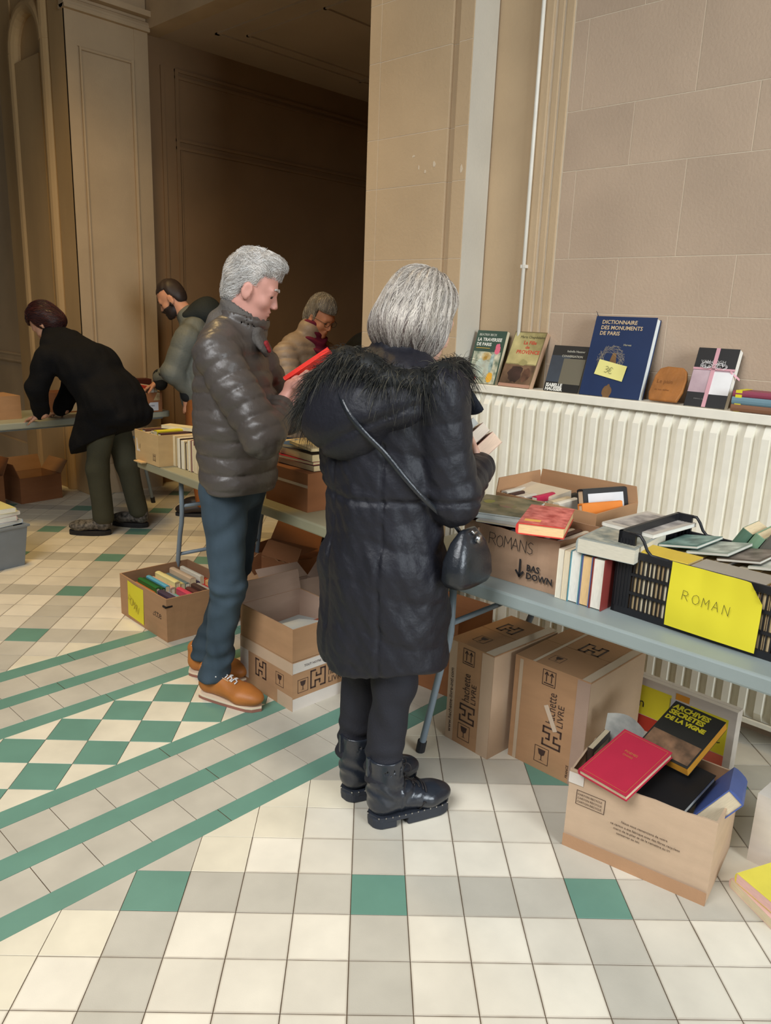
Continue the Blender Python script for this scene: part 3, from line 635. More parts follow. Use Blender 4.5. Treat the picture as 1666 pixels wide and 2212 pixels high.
# orange rounded booklet
q = MB(); pl = [(-.058,-.07),(.052,-.07),(.066,-.03),(.068,.02),(.06,.052),(.042,.068),(-.02,.07),(-.048,.06),(-.06,.03),(-.066,-.04)]
q.prism(pl, -.008, .008); ob = q.build('rounded_booklet', mat('tan_leather', (158,100,44), .6, var=.22, scale=14, bump=.2, bscale=50), bevel=.005)
tag(ob, 'round-cornered orange-brown leather booklet between the blue hardback and the ribboned book', 'booklet', 'books displayed on the radiator')
a = R_(24); ob.matrix_world = frame((-.078,1.675+.03+.002,RT+.0695),(1,0,0),(0,math.sin(a),math.cos(a)),(0,-math.cos(a),math.sin(a)))
words('Le pain', .022, flat((120,72,28), .7), frame((-.045,.0,.0084),(1,0,0),(0,1,0),(0,0,1)), ob); words('de nos tables', .011, flat((120,72,28), .7), frame((-.045,-.03,.0084),(1,0,0),(0,1,0),(0,0,1)), ob)
rb = leaning('black paperback with a pink picture tied with pink ribbon, on the radiator', .006, .150, .225, .034, (30,28,28), 1.672, 20, pages=(236,232,220),
    art=((.0,.24,1,.62,pic('blush', (206,170,180), (226,200,204), 5)),(.5,.22,1,.60,flat((236,234,232), .5), .0003)),
    title=(('VAN GOGH',.14,.74,.017,(190,186,180)),('LES ROSES',.14,.66,.017,(190,186,180)),('Editions du jour',.2,.12,.008,(120,116,112))))
PNK = flat((214,158,166), .5, 'pink_ribbon')
q = MB(); q.box((-.003-.006,-.0195,-.1125),(-.003+.008,-.0178,.1125)); q.box((-.0765,-.0195,.028),(.0765,-.0178,.036)); q.build('ribbon', PNK, rb)
q = MB()
for k in range(26):
    t = rd.uniform(0,6.28); r1, r2 = rd.uniform(.008,.03), rd.uniform(.005,.014); cx, cz = (-.025,.045) if k % 2 else (.022,.04)
    q.tube([(cx+r1*math.cos(t+s), -.022-rd.uniform(0,.006), cz+r2*math.sin(t+s)) for s in (0,.5,1.,1.5,2.)], .0007, 4)
q.build('lace_bow', flat((232,228,226), .5), rb)
MB().sheet(lambda u, v: (.062+.03*u, -.02-.004*u+.03*u*u, .03-.02*u-.008*v), 6, 2).build('ribbon', PNK, rb)
bk7 = [((146,66,84),.021,'plum'),((112,142,152),.026,'blue-grey'),((132,92,66),.024,'brown')]
z = RT+.001
for (c_, t, nm), wd in zip(bk7[::-1], (.16,.155,.15)):
    book('%s book in the small yellow-banded stack lying on the radiator' % nm, wd*.62, .24, t, c_, (.176+.13,1.70,z+t/2), (0,1,0), (1,0,0), group='stack at the right end of the radiator', hard=False); z += t+.0006
q = MB(); q.box((0,0,0),(.022,.001,.0735)); q.box((0,.001,.0735),(.022,.102,.0745)); yb = q.build('paper_band', YEL); yb.location = (.196,1.6505,RT+.0005); tag(yb, 'yellow paper band around the small stack of lying books', 'paper band')

# ---- books on the radiator table
GF = 'books standing between the carton and the crate'
x = .102
for nm, t, h, w, c_, pg in (('cream paperback',.018,.150,.19,(226,216,196),(228,218,196)),('ivory paperback',.019,.149,.185,(214,196,164),(222,206,176)),('blue-covered book with white pages',.036,.154,.20,(92,142,152),(232,228,216)),('violet-blue book with orange-toned pages',.033,.15,.195,(92,100,140),(228,190,136)),('dark red book with white pages',.038,.150,.20,(128,52,46),(230,222,206))):
    book('%s standing fore-edge outwards beside the black crate' % nm, w, h, t, c_, (x+t/2,.705+w/2,TZ+h/2), (0,-1,0), (0,0,1), GF, pages=pg, hard=t > .03); x += t+.0012
book('thick grey-blue paperback lying on the standing books beside the black crate', .165, .25, .042, (150,156,150), (.235,.825,TZ+.157+.021), (.97,.1,0), (-.1,.97,0), pages=(204,196,176), art=((.05,.05,.95,.95,pic('quilt', (128,150,150), (196,190,168), 22)),))
book('slim pale magazine lying behind the grey-blue paperback', .17, .24, .012, (190,182,170), (.24,.98,TZ+.206), (.98,-.1,0), (.1,.98,0), pages=(226,222,210), art=((.1,.1,.9,.9,pic('mag', (120,112,116), (214,206,196), 14)),(.6,.05,.75,.18,flat((200,50,90), .5), .0003)))
book('dark plum paperback lying behind the black crate handle', .13, .20, .02, (92,62,70), (.28,1.20,TZ+.06), (.9,.3,0), (-.3,.9,0))
book('white-paged paperback lying near the radiator behind the crate', .15, .22, .03, (214,206,192), (.25,1.20,TZ+.025), (.9,.3,0), (-.3,.9,0), pages=(232,226,212))
CK = pic('plaid', (214,60,52), (232,132,120), 30)
book('red chequered book lying across the front of the carton of novels', .135, .245, .034, (206,62,54), (.012,.772,TZ+.185+.017), (.91,.41,0), (-.41,.91,0), pages=(226,190,140), hard=True, art=((.0,.0,1,1,CK),(.1,.12,.45,.22,flat((226,170,80), .5), .0003)))
book('garden picture book lying over the carton of novels, left of the red chequered book', .215, .27, .018, (206,212,206), (-.205,.865,TZ+.172+.012), (.94,.34,0), (-.34,.94,0), pages=(220,222,214), hard=True, art=((.02,.02,.98,.98,pic('garden', (70,92,52), (160,150,120), 13)),('e',.2,.62,.10,.10,pic('yellowbed', (206,196,60), (120,140,60), 40), .0003),('e',.55,.48,.16,.10,pic('pinkbed', (196,120,140), (120,130,80), 40), .0003)))
book('slim white paperback between the garden book and the carton', .20, .26, .007, (196,196,190), (-.135,.85,TZ+.1695+.0035), (.96,.28,0), (-.28,.96,0))
PALE = [(226,218,200),(196,52,60),(60,70,62),(232,226,214),(120,62,52),(206,196,176),(72,76,84),(226,200,160),(100,130,112),(150,60,56),(228,222,206),(90,60,48)]
NAMES = ['cream','red','dark green','white','maroon','beige','slate','tan','sage green','brick red','ivory','brown']
def row(org, d, n, where, group, hs=(.10,.13), ws=(.16,.19), ts=(.014,.03), up='spine', cols=None, end='left', seed=1, length=None, side=None, tilt=0., titles=True):
    """a row of books along d; up: spine up, fore-edge up or standing with the spine to side"""
    rd = random.Random(seed); d = Vector(d).normalized(); Z = Vector((0,0,1)); s = d.cross(Z); x = 0; out = []
    cols = cols or list(zip(PALE, NAMES)); rd2 = list(cols); 
    for i in range(n):
        c_, nm = rd2[i % len(rd2)]; t = rd.uniform(*ts); w = rd.uniform(*ws); h = rd.uniform(*hs)
        if length and x+t > length: break
        a = R_(tilt+rd.uniform(-1.5,1.5)) if tilt else 0.
        zz = (Z*math.cos(a)+d*math.sin(a))
        base = Vector(org)+d*(x+t/2+h/2*math.sin(a))+Z*(h/2*math.cos(a)+abs(t/2*math.sin(a)))
        if up == 'spine': xd, zd = -zz, s
        elif up == 'fore': xd, zd = zz, s
        else: xd, zd = Vector(side), zz
        W_, H_ = (h, w) if up in ('spine', 'fore') else (w, h)
        o = book('%s book, %s from the %s of those %s' % (nm, ordinal(i), end, where), W_, H_, t, c_, base, xd, zd, group, pages=rd.choice([(224,206,168),(230,220,196),(214,196,160)]), hard=rd.random() < .3)
        x += (t+.0015)/max(.5, math.cos(a)); out.append(o)
    return out
cm = cr.matrix_basis
Pt = lambda M, v: tuple(M @ Vector(v))
dx = tuple((cm.to_3x3() @ Vector((1,0,0)))); dy = tuple(cm.to_3x3() @ Vector((0,1,0)))
FADE = [((196,168,120),'straw'),((120,92,66),'walnut brown'),((176,148,108),'khaki'),((92,76,62),'dark brown'),((206,186,150),'sand'),((150,116,84),'tan'),((110,100,84),'olive grey'),((186,160,128),'beige')]
row(Pt(cm, (.03,.10,.0085)), dx, 26, 'at the front of the black crate', 'books in the black crate', hs=(.165,.178), ws=(.10,.115), ts=(.012,.018), up='stand', side=(-dy[0],-dy[1],0), cols=FADE, seed=4, length=.30) if False else None
def crate_row(y0, seed, where, cols, hs, ln=.56, wr=(.105,.118), side=-1, ts=(.014,.026)):
    rd = random.Random(seed); x = .018; i = 0
    while i < 20:
        t = rd.uniform(*ts); h = rd.uniform(*hs); w = rd.uniform(*wr); c_, nm = cols[i % len(cols)]
        if x+t > ln+.03: break
        M3 = cm.to_3x3(); ctr = cm @ Vector((x+t/2, y0+w/2 if side < 0 else y0+wr[1]-w/2, .0085+h/2))
        book('%s book, %s from the left in the %s row of the black crate' % (nm, ordinal(i), where), w, h, t, c_, ctr, M3 @ Vector((0,-1,0)), M3 @ Vector((0,0,1)), 'books in the black crate', pages=rd.choice([(210,186,142),(222,208,176),(188,164,124)]))
        x += t+.0012; i += 1
LATE = [((186,180,172),'grey'),((206,200,190),'pale grey'),((150,146,140),'mid grey'),((196,190,186),'silver grey')]
crate_row(.0095, 4, 'front', FADE, (.150,.162))
crate_row(.130, 7, 'back', LATE+FADE[:3], (.152,.165), wr=(.17,.195), ts=(.02,.03))
z = .0085+.1655
for nm, c_, w, h, t, x_, y_ in (('yellow paperback',(206,176,50),.09,.17,.010,.11,.065),('faded grey-buff paperback',(150,142,128),.09,.19,.009,.30,.06),('rose paperback',(186,110,104),.09,.17,.011,.49,.062)):
    book('%s lying flat on top of the books in the black crate' % nm, w, h, t, c_, cm @ Vector((x_,y_,z+t/2)), dy, dx, pages=(210,186,130))
for i in range(5):
    c_, nm = [((86,120,110),'grey-green'),((150,160,146),'pale sage'),((96,84,72),'umber'),((190,192,176),'stone'),((70,92,60),'moss green'),((112,150,146),'aqua'),((130,132,120),'lichen grey')][i]
    book('%s paperback, %s along the pile of loose covers on the crate books' % (nm, ordinal(i)), .115, .165, .008, c_, cm @ Vector((.10+i*.085, .235, z+.010)), Vector(dx)*.985+Vector((0,0,.17)), dy, pages=(206,202,190), art=((.05,.05,.95,.95,pic('cover%d' % i, c_, tuple(min(255, v+60) for v in c_), 18)),))
GB = 'green books behind the black crate'
GREENS = [((84,112,92),'sage green'),((120,150,120),'leaf green'),((104,100,90),'grey-brown'),((140,176,168),'pale turquoise'),((150,140,100),'khaki'),((62,92,66),'bottle green'),((112,140,128),'grey-green'),((196,190,160),'straw'),((78,120,116),'teal')]
row((.40,1.13,TZ+.072), (1,0,0), 14, 'leaning behind the black crate', GB, hs=(.15,.165), ws=(.12,.13), ts=(.028,.04), up='stand', side=(0,1,0), cols=GREENS, tilt=28, seed=11)
bx = Carton('low tan carton under the green books behind the black crate', .66, .15, .066, (.385,1.115,TZ), 0, CARD, closed=True)
book('turquoise hardback lying along the back rim of the black crate', .06, .30, .018, (90,160,154), (.46,1.098,TZ+.012), (0,-1,0), (1,-.02,0), hard=True) if False else None
# carton of novels and the tall-backed carton
row((-.235,.735,TZ+.01), (1,0,0), 14, 'in the handwritten carton of novels', 'books in the handwritten carton', hs=(.14,.152), ws=(.19,.2), ts=(.016,.026), up='spine', seed=21, length=.30) if False else None
def box_row(cart, y0, y1, seed, where, group, hs, cols, up='spine', z0=.0085, ts=(.016,.028), x0=.012, x1=None, tilt=0.):
    M = cart.o.matrix_basis; M3 = M.to_3x3(); rd = random.Random(seed); x = x0; i = 0; x1 = x1 or cart.L-.012
    while i < 20:
        c_, nm = cols[i % len(cols)]; t = rd.uniform(*ts); h = rd.uniform(*hs); w = (y1-y0)*rd.uniform(.88,.99)
        a = R_(tilt); ex = h*math.sin(abs(a))
        if x+t+ex > x1: break
        zz = M3 @ Vector((math.sin(a), 0, math.cos(a)))
        ctr = M @ Vector((x+t/2+(ex/2), (y0+y1)/2, z0+h/2*math.cos(a)+t/2*math.sin(abs(a))))
        sd = M3 @ Vector((0,1,0))
        book('%s book, %s from the left in %s' % (nm, ordinal(i), where), h, w, t, c_, ctr, -zz if up == 'spine' else zz, sd, group, pages=rd.choice([(224,206,168),(230,220,196),(214,196,160)]), hard=rd.random() < .35)
        x += (t+.0015)/math.cos(a); i += 1
box_row(rc, .012, .232, 5, 'the handwritten carton of novels', 'books in the handwritten carton', (.135,.150), list(zip(PALE, NAMES)))
box_row(bc, .012, .135, 6, 'the front row of the tall-backed carton', 'books in the tall-backed carton', (.15,.172), [((226,218,200),'cream'),((72,50,46),'dark brown'),((232,226,214),'white'),((226,220,206),'ivory'),((44,56,50),'blackish green'),((196,40,80),'crimson'),((130,160,140),'mint green'),((140,84,58),'russet'),((206,186,150),'sand')], x1=.27, z0=.03)
box_row(bc, .142, .262, 8, 'the back row of the tall-backed carton', 'books in the tall-backed carton', (.13,.155), [((206,196,176),'beige'),((92,52,50),'oxblood'),((226,216,196),'cream'),((60,64,60),'charcoal')], x1=.30, z0=.035)
book('cream paperback lying across the back row of the tall-backed carton', .11, .185, .024, (226,214,190), (-.255,1.155,TZ+.19), (.1,.99,.1), (.99,-.1,0), pages=(232,222,200))
for nm, w, h, t, c_, ctr, xd, zd in (('orange paperback sticking up',.11,.178,.022,(226,132,52),(.02,1.10,TZ+.155),(.25,-.1,-.96),(.3,.95,.0)),('black and white hardback sticking up',.14,.20,.03,(40,42,44),(-.012,1.17,TZ+.172),(.25,-.1,-.96),(.3,.95,0)),('tan album lying',.0,0,0,(0,0,0),0,0,0)):
    if w: book(nm+' at the right end of the tall-backed carton', w, h, t, c_, ctr, xd, zd, pages=(226,196,160), hard=True, art=((.1,.1,.5,.9,flat((214,214,214), .5)),) if c_[0] < 60 else None)

def box_col(cart, x0, x1, seed, where, group, hs, cols, ts=(.02,.03)):
    M = cart.o.matrix_basis; M3 = M.to_3x3(); rd = random.Random(seed); y = .014; i = 0
    while i < 20:
        c_, nm = cols[i % len(cols)]; t = rd.uniform(*ts); h = rd.uniform(*hs); w = (x1-x0)*rd.uniform(.86,.99)
        if y+t > cart.W-.012: break
        book('%s book, %s from the front in %s' % (nm, ordinal(i), where), h, w, t, c_, M @ Vector(((x0+x1)/2, y+t/2, .008+h/2)), -(M3 @ Vector((0,0,1))), M3 @ Vector((1,0,0)), group, pages=rd.choice([(224,206,168),(230,220,196)]), hard=rd.random() < .35)
        y += t+.0015; i += 1
# ---- books of the floor carton in the foreground
kM = kb.o.matrix_basis; k3 = kM.to_3x3()
def inbox(label, w, h, t, col, c, xd, zd, **kw):
    return book(label, w, h, t, col, kM @ Vector(c), k3 @ Vector(xd), k3 @ Vector(zd), 'books in the battered floor carton', **kw)
GOLD = flat((190,120,70), .4, 'gilt_line')
def wbook(label, w, h, t, col, c, xd, zd, **kw): return book(label, w, h, t, col, Vector(c), xd, zd, 'books in the battered floor carton', **kw)
rB = wbook('crimson cloth hardback lying tilted on the front rim of the battered floor carton', .160, .222, .020, (180,36,62), (.366,.735,.300), (.99,-.13,0), (-.015,.21,.055), hard=True, rough=.6, pages=(214,190,160))
ribbon([[(.008,.008),(.152,.008),(.152,.214),(.008,.214),(.008,.008)]], .0012, GOLD, frame((-.080,-.0105,-.111),(1,0,0),(0,0,1),(0,-1,0)), rB, 'gilt_border')
words('POEMES', .012, GOLD, frame((-.025,-.0108,.030),(1,0,0),(0,0,1),(0,-1,0)), rB); words('CHOISIS', .009, GOLD, frame((-.022,-.0108,.016),(1,0,0),(0,0,1),(0,-1,0)), rB)
wbook('large black hardback in the middle of the battered floor carton', .150, .215, .024, (24,23,24), (.474,.826,.236), (.99,-.08,-.02), (-.05,.20,.045), hard=True, pages=(206,206,196))
kn = wbook('dark paperback with yellow block lettering across the back of the battered floor carton', .165, .215, .030, (44,42,38), (.435,.950,.330), (.99,-.12,0), (-.12,.16,.06), pages=(206,146,52),
    art=((.03,.04,.97,.40,pic('market', (70,62,50), (160,120,90), 14)),), title=(('ARCHIVES',.05,.86,.026,(206,190,40),.0012),('SECRETES',.05,.75,.026,(206,190,40),.0012),('DE LA VIGNE',.05,.64,.022,(206,190,40),.0012)))
wbook('blue-jacketed novel standing at the right end of the battered floor carton', .130, .200, .052, (74,92,150), (.588,.895,.222), (-.55,-.30,-.78), (-.25,.93,-.18), pages=(206,190,160), hard=True)
wbook('tan paperback lying low at the right of the battered floor carton', .10, .17, .034, (178,160,130), (.575,.825,.165), (.9,.1,.1), (-.1,.9,.05), pages=(206,190,160))
wbook('dark photograph album standing at the left end of the battered floor carton', .14, .19, .018, (66,50,40), (.222,.850,.175), (-.12,.99,0), (.0,.02,.99), pages=(196,180,150), art=((.08,.1,.92,.9,pic('portrait', (60,44,36), (196,170,120), 8)),))
pl = MB(); pl.sheet(lambda u, v: (.075*(2*u-1)*(1-.12*v), .012*math.sin(u*3.1), .14*v+.016*math.sin(u*3.14)*v), 10, 5); pO = pl.build('curved_leaflet', pic('leaflet', (214,214,206), (188,186,178), 30), smooth=True)
tag(pO, 'curled white leaflet behind the crimson hardback in the floor carton', 'leaflet'); pO.matrix_world = frame((.262,.935,.175),(.99,-.1,0),(.1,.99,0),(0,0,1))
for k, (c_, nm) in enumerate((((150,110,70),'tan'),((90,60,50),'brown'),((206,196,176),'beige'),((60,66,70),'slate'))):
    inbox('%s paperback lying at the bottom of the battered floor carton' % nm, .15, .20, .022, c_, (.11+.19*(k % 2),.15,.020+.023*(k//2)), (1,0,0), (0,1,0))

# ---- books in the carton left of the man, in the stack and on the far tables
LBC = [((226,176,110),'peach'),((60,36,28),'dark brown'),((196,110,60),'russet'),((40,110,50),'bright green'),((30,80,40),'dark green'),((96,170,196),'sky blue'),((206,170,150),'pink-beige'),((226,214,150),'pale yellow'),((216,206,140),'primrose'),((96,116,120),'slate blue'),((206,180,150),'sand'),((70,60,92),'violet'),((236,224,200),'cream'),((226,84,50),'orange-red'),((200,50,60),'scarlet')]
box_col(lb, .018, .235, 31, 'the left column of the yellow-signed carton', 'books in the yellow-signed carton', (.15,.185), LBC, ts=(.020,.034))
box_col(lb, .245, .46, 32, 'the right column of the yellow-signed carton', 'books in the yellow-signed carton', (.12,.175), [((226,176,110),'peach'),((226,186,120),'apricot'),((72,60,76),'dusky violet'),((150,160,190),'lavender blue'),((110,180,170),'turquoise'),((206,70,92),'raspberry'),((196,40,50),'scarlet'),((96,56,50),'maroon'),((84,60,50),'brown'),((196,180,160),'stone'),((206,44,66),'ruby red')], ts=(.022,.034))
sM = st.o.matrix_basis; s3 = sM.to_3x3()
book('large grey picture album lying in the upper open carton of the stack', .26, .24, .02, (150,152,148), sM @ Vector((.19,.16,.040)), s3 @ Vector((1,.1,.12)), s3 @ Vector((-.1,1,0)), pages=(226,224,214), hard=True, art=((.45,.3,.95,.95,pic('rust', (120,60,40), (70,50,50), 8)),))
book('white-edged thin book leaning inside the upper open carton of the stack', .22, .21, .014, (200,200,190), sM @ Vector((.215,.12,.066)), s3 @ Vector((.95,0,.25)), s3 @ Vector((.0,1,.0)), pages=(228,226,216))
book('rust-coloured book at the right of the upper open carton of the stack', .14, .12, .02, (150,72,46), sM @ Vector((.265,.22,.062)), s3 @ Vector((.95,.1,.1)), s3 @ Vector((-.1,1,0)), pages=(216,196,160))
box_row(tc, .012, .288, 41, 'the straw-coloured carton at the table end', 'books in the straw carton', (.135,.168), [((206,190,40),'yellow'),((80,50,46),'dark red'),((196,180,150),'sand'),((60,44,40),'black-brown'),((222,206,166),'cream')], ts=(.024,.04))
CRM = [((206,184,140),'cream'),((196,170,122),'straw'),((60,44,40),'black-brown'),((206,186,140),'buff'),((64,44,44),'dark maroon'),((212,190,146),'vanilla'),((120,60,72),'plum'),((196,176,132),'sand')]
row((-2.252,.955,TZ+.0005), (math.cos(R_(-4)),math.sin(R_(-4)),0), 14, 'standing behind the padded jacket', 'books standing on the grey-green table', hs=(.135,.16), ws=(.17,.19), ts=(.022,.04), up='stand', side=(-.07,-1,0), cols=CRM, seed=44, length=.42)
book('long cream book lying across the straw-coloured carton', .07, .27, .018, (222,206,160), (-2.33,.99,TZ+.175), (.3,-.9,0), (.9,.25,0), pages=(230,216,176))
book('black folder standing behind the straw-coloured carton', .02 if False else .22, .14, .03, (30,27,26), (-2.28,1.20,TZ+.07), (1,0,0), (0,0,1))
tdm = td.o.matrix_basis; td3 = tdm.to_3x3(); z = .1605
for nm, w, h, t, c_, dx_, dy_, an in (('brown-black hardback',.17,.26,.024,(60,46,42),.15,.13,0),('thin red paperback',.17,.25,.012,(190,40,62),.14,.125,4),('grey-brown hardback',.18,.25,.03,(92,76,66),.15,.14,-3),('sky blue paperback',.13,.2,.014,(84,120,170),.10,.13,14),('cream magazine',.16,.22,.012,(228,210,160),.19,.13,-12)):
    a = R_(an); book('%s lying on the brown carton beside the man in jeans' % nm, w, h, t, c_, tdm @ Vector((dx_,dy_,z+t/2)), td3 @ Vector((math.sin(a),-math.cos(a),0)), td3 @ Vector((math.cos(a),math.sin(a),0)), pages=(226,206,160)); z += t+.001
box_row(te, .012, .258, 51, 'the middle carton of the grey-green table', 'books in the middle carton', (.13,.165), [((226,206,150),'cream'),((196,170,120),'straw'),((90,110,170),'blue'),((232,220,186),'ivory'),((170,60,60),'red'),((206,180,130),'buff'),((120,100,80),'brown'),((226,210,170),'vanilla')], ts=(.022,.035))
book('wide cream atlas lying over the middle carton of the grey-green table', .24, .30, .024, (206,178,122), (-1.52,1.22,TZ+.185), (.98,-.1,0), (.1,.98,0), pages=(196,170,120), hard=True)
bn = MB().box((0,0,0),(.06,.03,.05)).build('price_tag', YEL); bn.matrix_world = frame((-1.46,1.38,TZ+.152),(1,-.1,0),(.1,1,0),(0,0,1)); tag(bn, 'small folded yellow tag on the cartons at the back of the grey-green table', 'price tag')
t3M = t3c.o.matrix_basis; box_row(t3c, .012, .26, 61, 'the label-fronted carton by the bearded man', 'books in the far carton', (.14,.185), [((206,196,176),'beige'),((226,214,180),'cream'),((150,50,44),'red'),((72,50,44),'dark brown'),((210,180,130),'buff'),((180,60,50),'brick red')], ts=(.02,.035))
# ---- grey tub with books at the left edge, pieces at the right edge
tb = thing('storage_tub', 'grey plastic tub of books on the floor at the left edge of the photograph', 'tub', (-3.52,.36,0), R_(8))
TUB = flat((120,126,130), .45, 'grey_tub'); q = MB(); A = [(-.20,-.145),(.20,-.145),(.20,.145),(-.20,.145)]
def tier(s, z): return [(x*s, y*s, z) for x, y in A]
q.add(tier(.86,0)+tier(1,.25)+tier(.97,.25)+tier(.84,.006), [(3,2,1,0),(0,1,5,4),(1,2,6,5),(2,3,7,6),(3,0,4,7),(4,5,9,8),(5,6,10,9),(6,7,11,10),(7,4,8,11),(8,9,13,12),(9,10,14,13),(10,11,15,14),(11,8,12,15),(12,13,14,15)]); q.build('tub_body', TUB, tb, bevel=.008)
q = MB(); q.tube([(x*1.02,y*1.02,.25) for x, y, _ in tier(1,0)], .010, 8, closed=True); q.build('rim', TUB, tb)
tm = tb.matrix_basis; t3_ = tm.to_3x3(); z = .02
for k, (nm, c_, t, w, h) in enumerate((('white atlas',(206,208,210),.05,.22,.30),('grey almanac',(150,150,146),.06,.21,.30),('brown album',(120,96,70),.06,.22,.30),('blue-white brochure',(150,170,200),.03,.22,.31),('dark green handbook',(92,96,70),.03,.20,.28),('pale blue catalogue',(190,204,220),.022,.24,.34),('pink-edged annual',(206,170,160),.03,.22,.32),('white annual',(222,216,210),.022,.23,.33),('pale yellow magazine',(214,206,140),.028,.22,.33))):
    a = R_((-4,5,0,3,-6,8,-3,4,-5)[k]); book('%s, lying in the pile in the grey tub at the left edge' % nm, w, h, t, c_, tm @ Vector((.0,0,z+t/2)), t3_ @ Vector((math.sin(a),-math.cos(a),0)), t3_ @ Vector((math.cos(a),math.sin(a),0)), 'books piled in the grey tub', pages=(226,222,206)); z += t+.001
Carton('white carton cut off at the right edge beside the battered floor carton', .30, .25, .22, (.655,1.00,0), R_(-4), CARD_W, closed=True)
book('yellow and pink book lying on the tiles at the right edge', .15, .21, .03, (226,212,80), (.790,.90,.045), (.9,-.4,0), (.4,.9,0), pages=(230,190,180)); book('pale pink book lying on the tiles at the right edge under the yellow one', .17, .23, .028, (230,190,176), (.795,.90,.0145), (.85,-.5,0), (.5,.85,0))

# ================================================================ PEOPLE
f4 = np.float32
A_ = lambda v: np.asarray(v, dtype=f4)
def unit(v): v = A_(v); return v/np.linalg.norm(v)
def cap(P, a, b, ra, rb):
    a, b = A_(a), A_(b); ab = b-a; t = np.clip((P-a) @ ab/max(1e-9, ab @ ab), 0, 1)
    return np.linalg.norm(P-a-t[:, None]*ab, axis=1)-(ra+(rb-ra)*t)
def ecap(P, a, b, ra, rb, side, quilt=None):
    """elliptic tapered limb; ra, rb = (half width along side, half depth); quilt = (spacing, height, phase)"""
    a, b = A_(a), A_(b); ab = b-a; ln = float(np.linalg.norm(ab)); ax = ab/ln
    sd = A_(side); sd = unit(sd-ax*(sd @ ax)); fd = np.cross(ax, sd); q = P-a; w0 = q @ ax; t = np.clip(w0/ln, 0, 1)
    rs = ra[0]+(rb[0]-ra[0])*t; rf = ra[1]+(rb[1]-ra[1])*t; w = w0-t*ln; m = np.minimum(rs, rf)
    d = (np.sqrt(((q @ sd)/rs)**2+((q @ fd)/rf)**2+(w/m)**2)-1)*m
    if quilt: d = d-quilt[1]*(np.abs(np.sin(np.pi*(w0/quilt[0]+quilt[2])))**.42-.65)
    return d
def ell(P, c, r, ax=None):
    q = P-A_(c)
    if ax is not None: q = q @ A_(ax).T
    r = A_(r); k0 = np.linalg.norm(q/r, axis=1); k1 = np.linalg.norm(q/(r*r), axis=1)
    return k0*(k0-1)/np.maximum(k1, 1e-6)
def smin(a, b, k):
    h = np.clip(.5+.5*(b-a)/k, 0, 1); return b+(a-b)*h-k*h*(1-h)
def smax(a, b, k): return -smin(-a, -b, k)
def plane(P, c, n): return (P-A_(c)) @ unit(n)
def uni(k, *ds):
    d = ds[0]
    for e in ds[1:]: d = smin(d, e, k)
    return d
def folds(P, amp, k=22., seed=0, stretch=(1,1,.45)):
    rg = np.random.RandomState(seed); d = 0
    for i in range(5):
        v = A_(rg.normal(size=3))*A_(stretch)*k*(.6+.35*i); u = A_(rg.normal(size=3))*k*.35
        d = d+np.sin(P @ v+1.6*np.sin(P @ u+i)+rg.rand()*6)/(1.+.5*i)
    return d*amp*.45
def nets(fn, lo, hi, h):
    lo, hi = A_(lo), A_(hi); n = np.ceil((hi-lo)/h).astype(int)+1
    g = [lo[i]+h*np.arange(n[i], dtype=f4) for i in range(3)]
    V = np.empty(n, dtype=f4)
    for i0 in range(0, n[0], 24):                           # evaluate in slabs
        gx = g[0][i0:i0+24]; X = np.stack(np.meshgrid(gx, g[1], g[2], indexing='ij'), -1).reshape(-1, 3)
        V[i0:i0+24] = fn(X).reshape(len(gx), n[1], n[2])
    s = V < 0; c = n-1
    cnt = np.zeros(c, dtype=f4); acc = np.zeros((*c, 3), dtype=f4)
    I = np.stack(np.meshgrid(*[np.arange(k) for k in c], indexing='ij'), -1).astype(f4)
    off = [(i,j,k) for i in (0,1) for j in (0,1) for k in (0,1)]
    sl = lambda A, o: A[o[0]:o[0]+c[0], o[1]:o[1]+c[1], o[2]:o[2]+c[2]]
    for a in off:
        for d in range(3):
            if a[d]: continue
            b = list(a); b[d] = 1; va, vb = sl(V, a), sl(V, b); x = (sl(s, a) != sl(s, b))
            t = np.where(x, va/np.where(x, va-vb, 1), 0)
            p = np.broadcast_to(A_(a), acc.shape).copy(); p[..., d] += t
            acc += p*x[..., None]; cnt += x
    act = cnt > 0; idx = -np.ones(c, dtype=np.int64); idx[act] = np.arange(act.sum())
    verts = (lo+h*(I[act]+acc[act]/cnt[act][:, None]))
    faces = []
    for d in range(3):
        u, v = (d+1) % 3, (d+2) % 3
        S0 = [slice(0, n[i]) for i in range(3)]; S1 = list(S0); S0[d] = slice(0, n[d]-1); S1[d] = slice(1, n[d])
        a, b = s[tuple(S0)], s[tuple(S1)]; e = np.argwhere(a != b)
        e = e[(e[:, u] > 0) & (e[:, v] > 0) & (e[:, u] < n[u]-1) & (e[:, v] < n[v]-1)]
        if not len(e): continue
        ins = a[tuple(e.T)]
        def cell(du, dv): q = e.copy(); q[:, u] -= du; q[:, v] -= dv; return idx[tuple(q.T)]
        q = np.stack([cell(1,1), cell(0,1), cell(0,0), cell(1,0)], 1); q[~ins] = q[~ins][:, ::-1]
        faces.append(q)
    return verts, np.concatenate(faces)
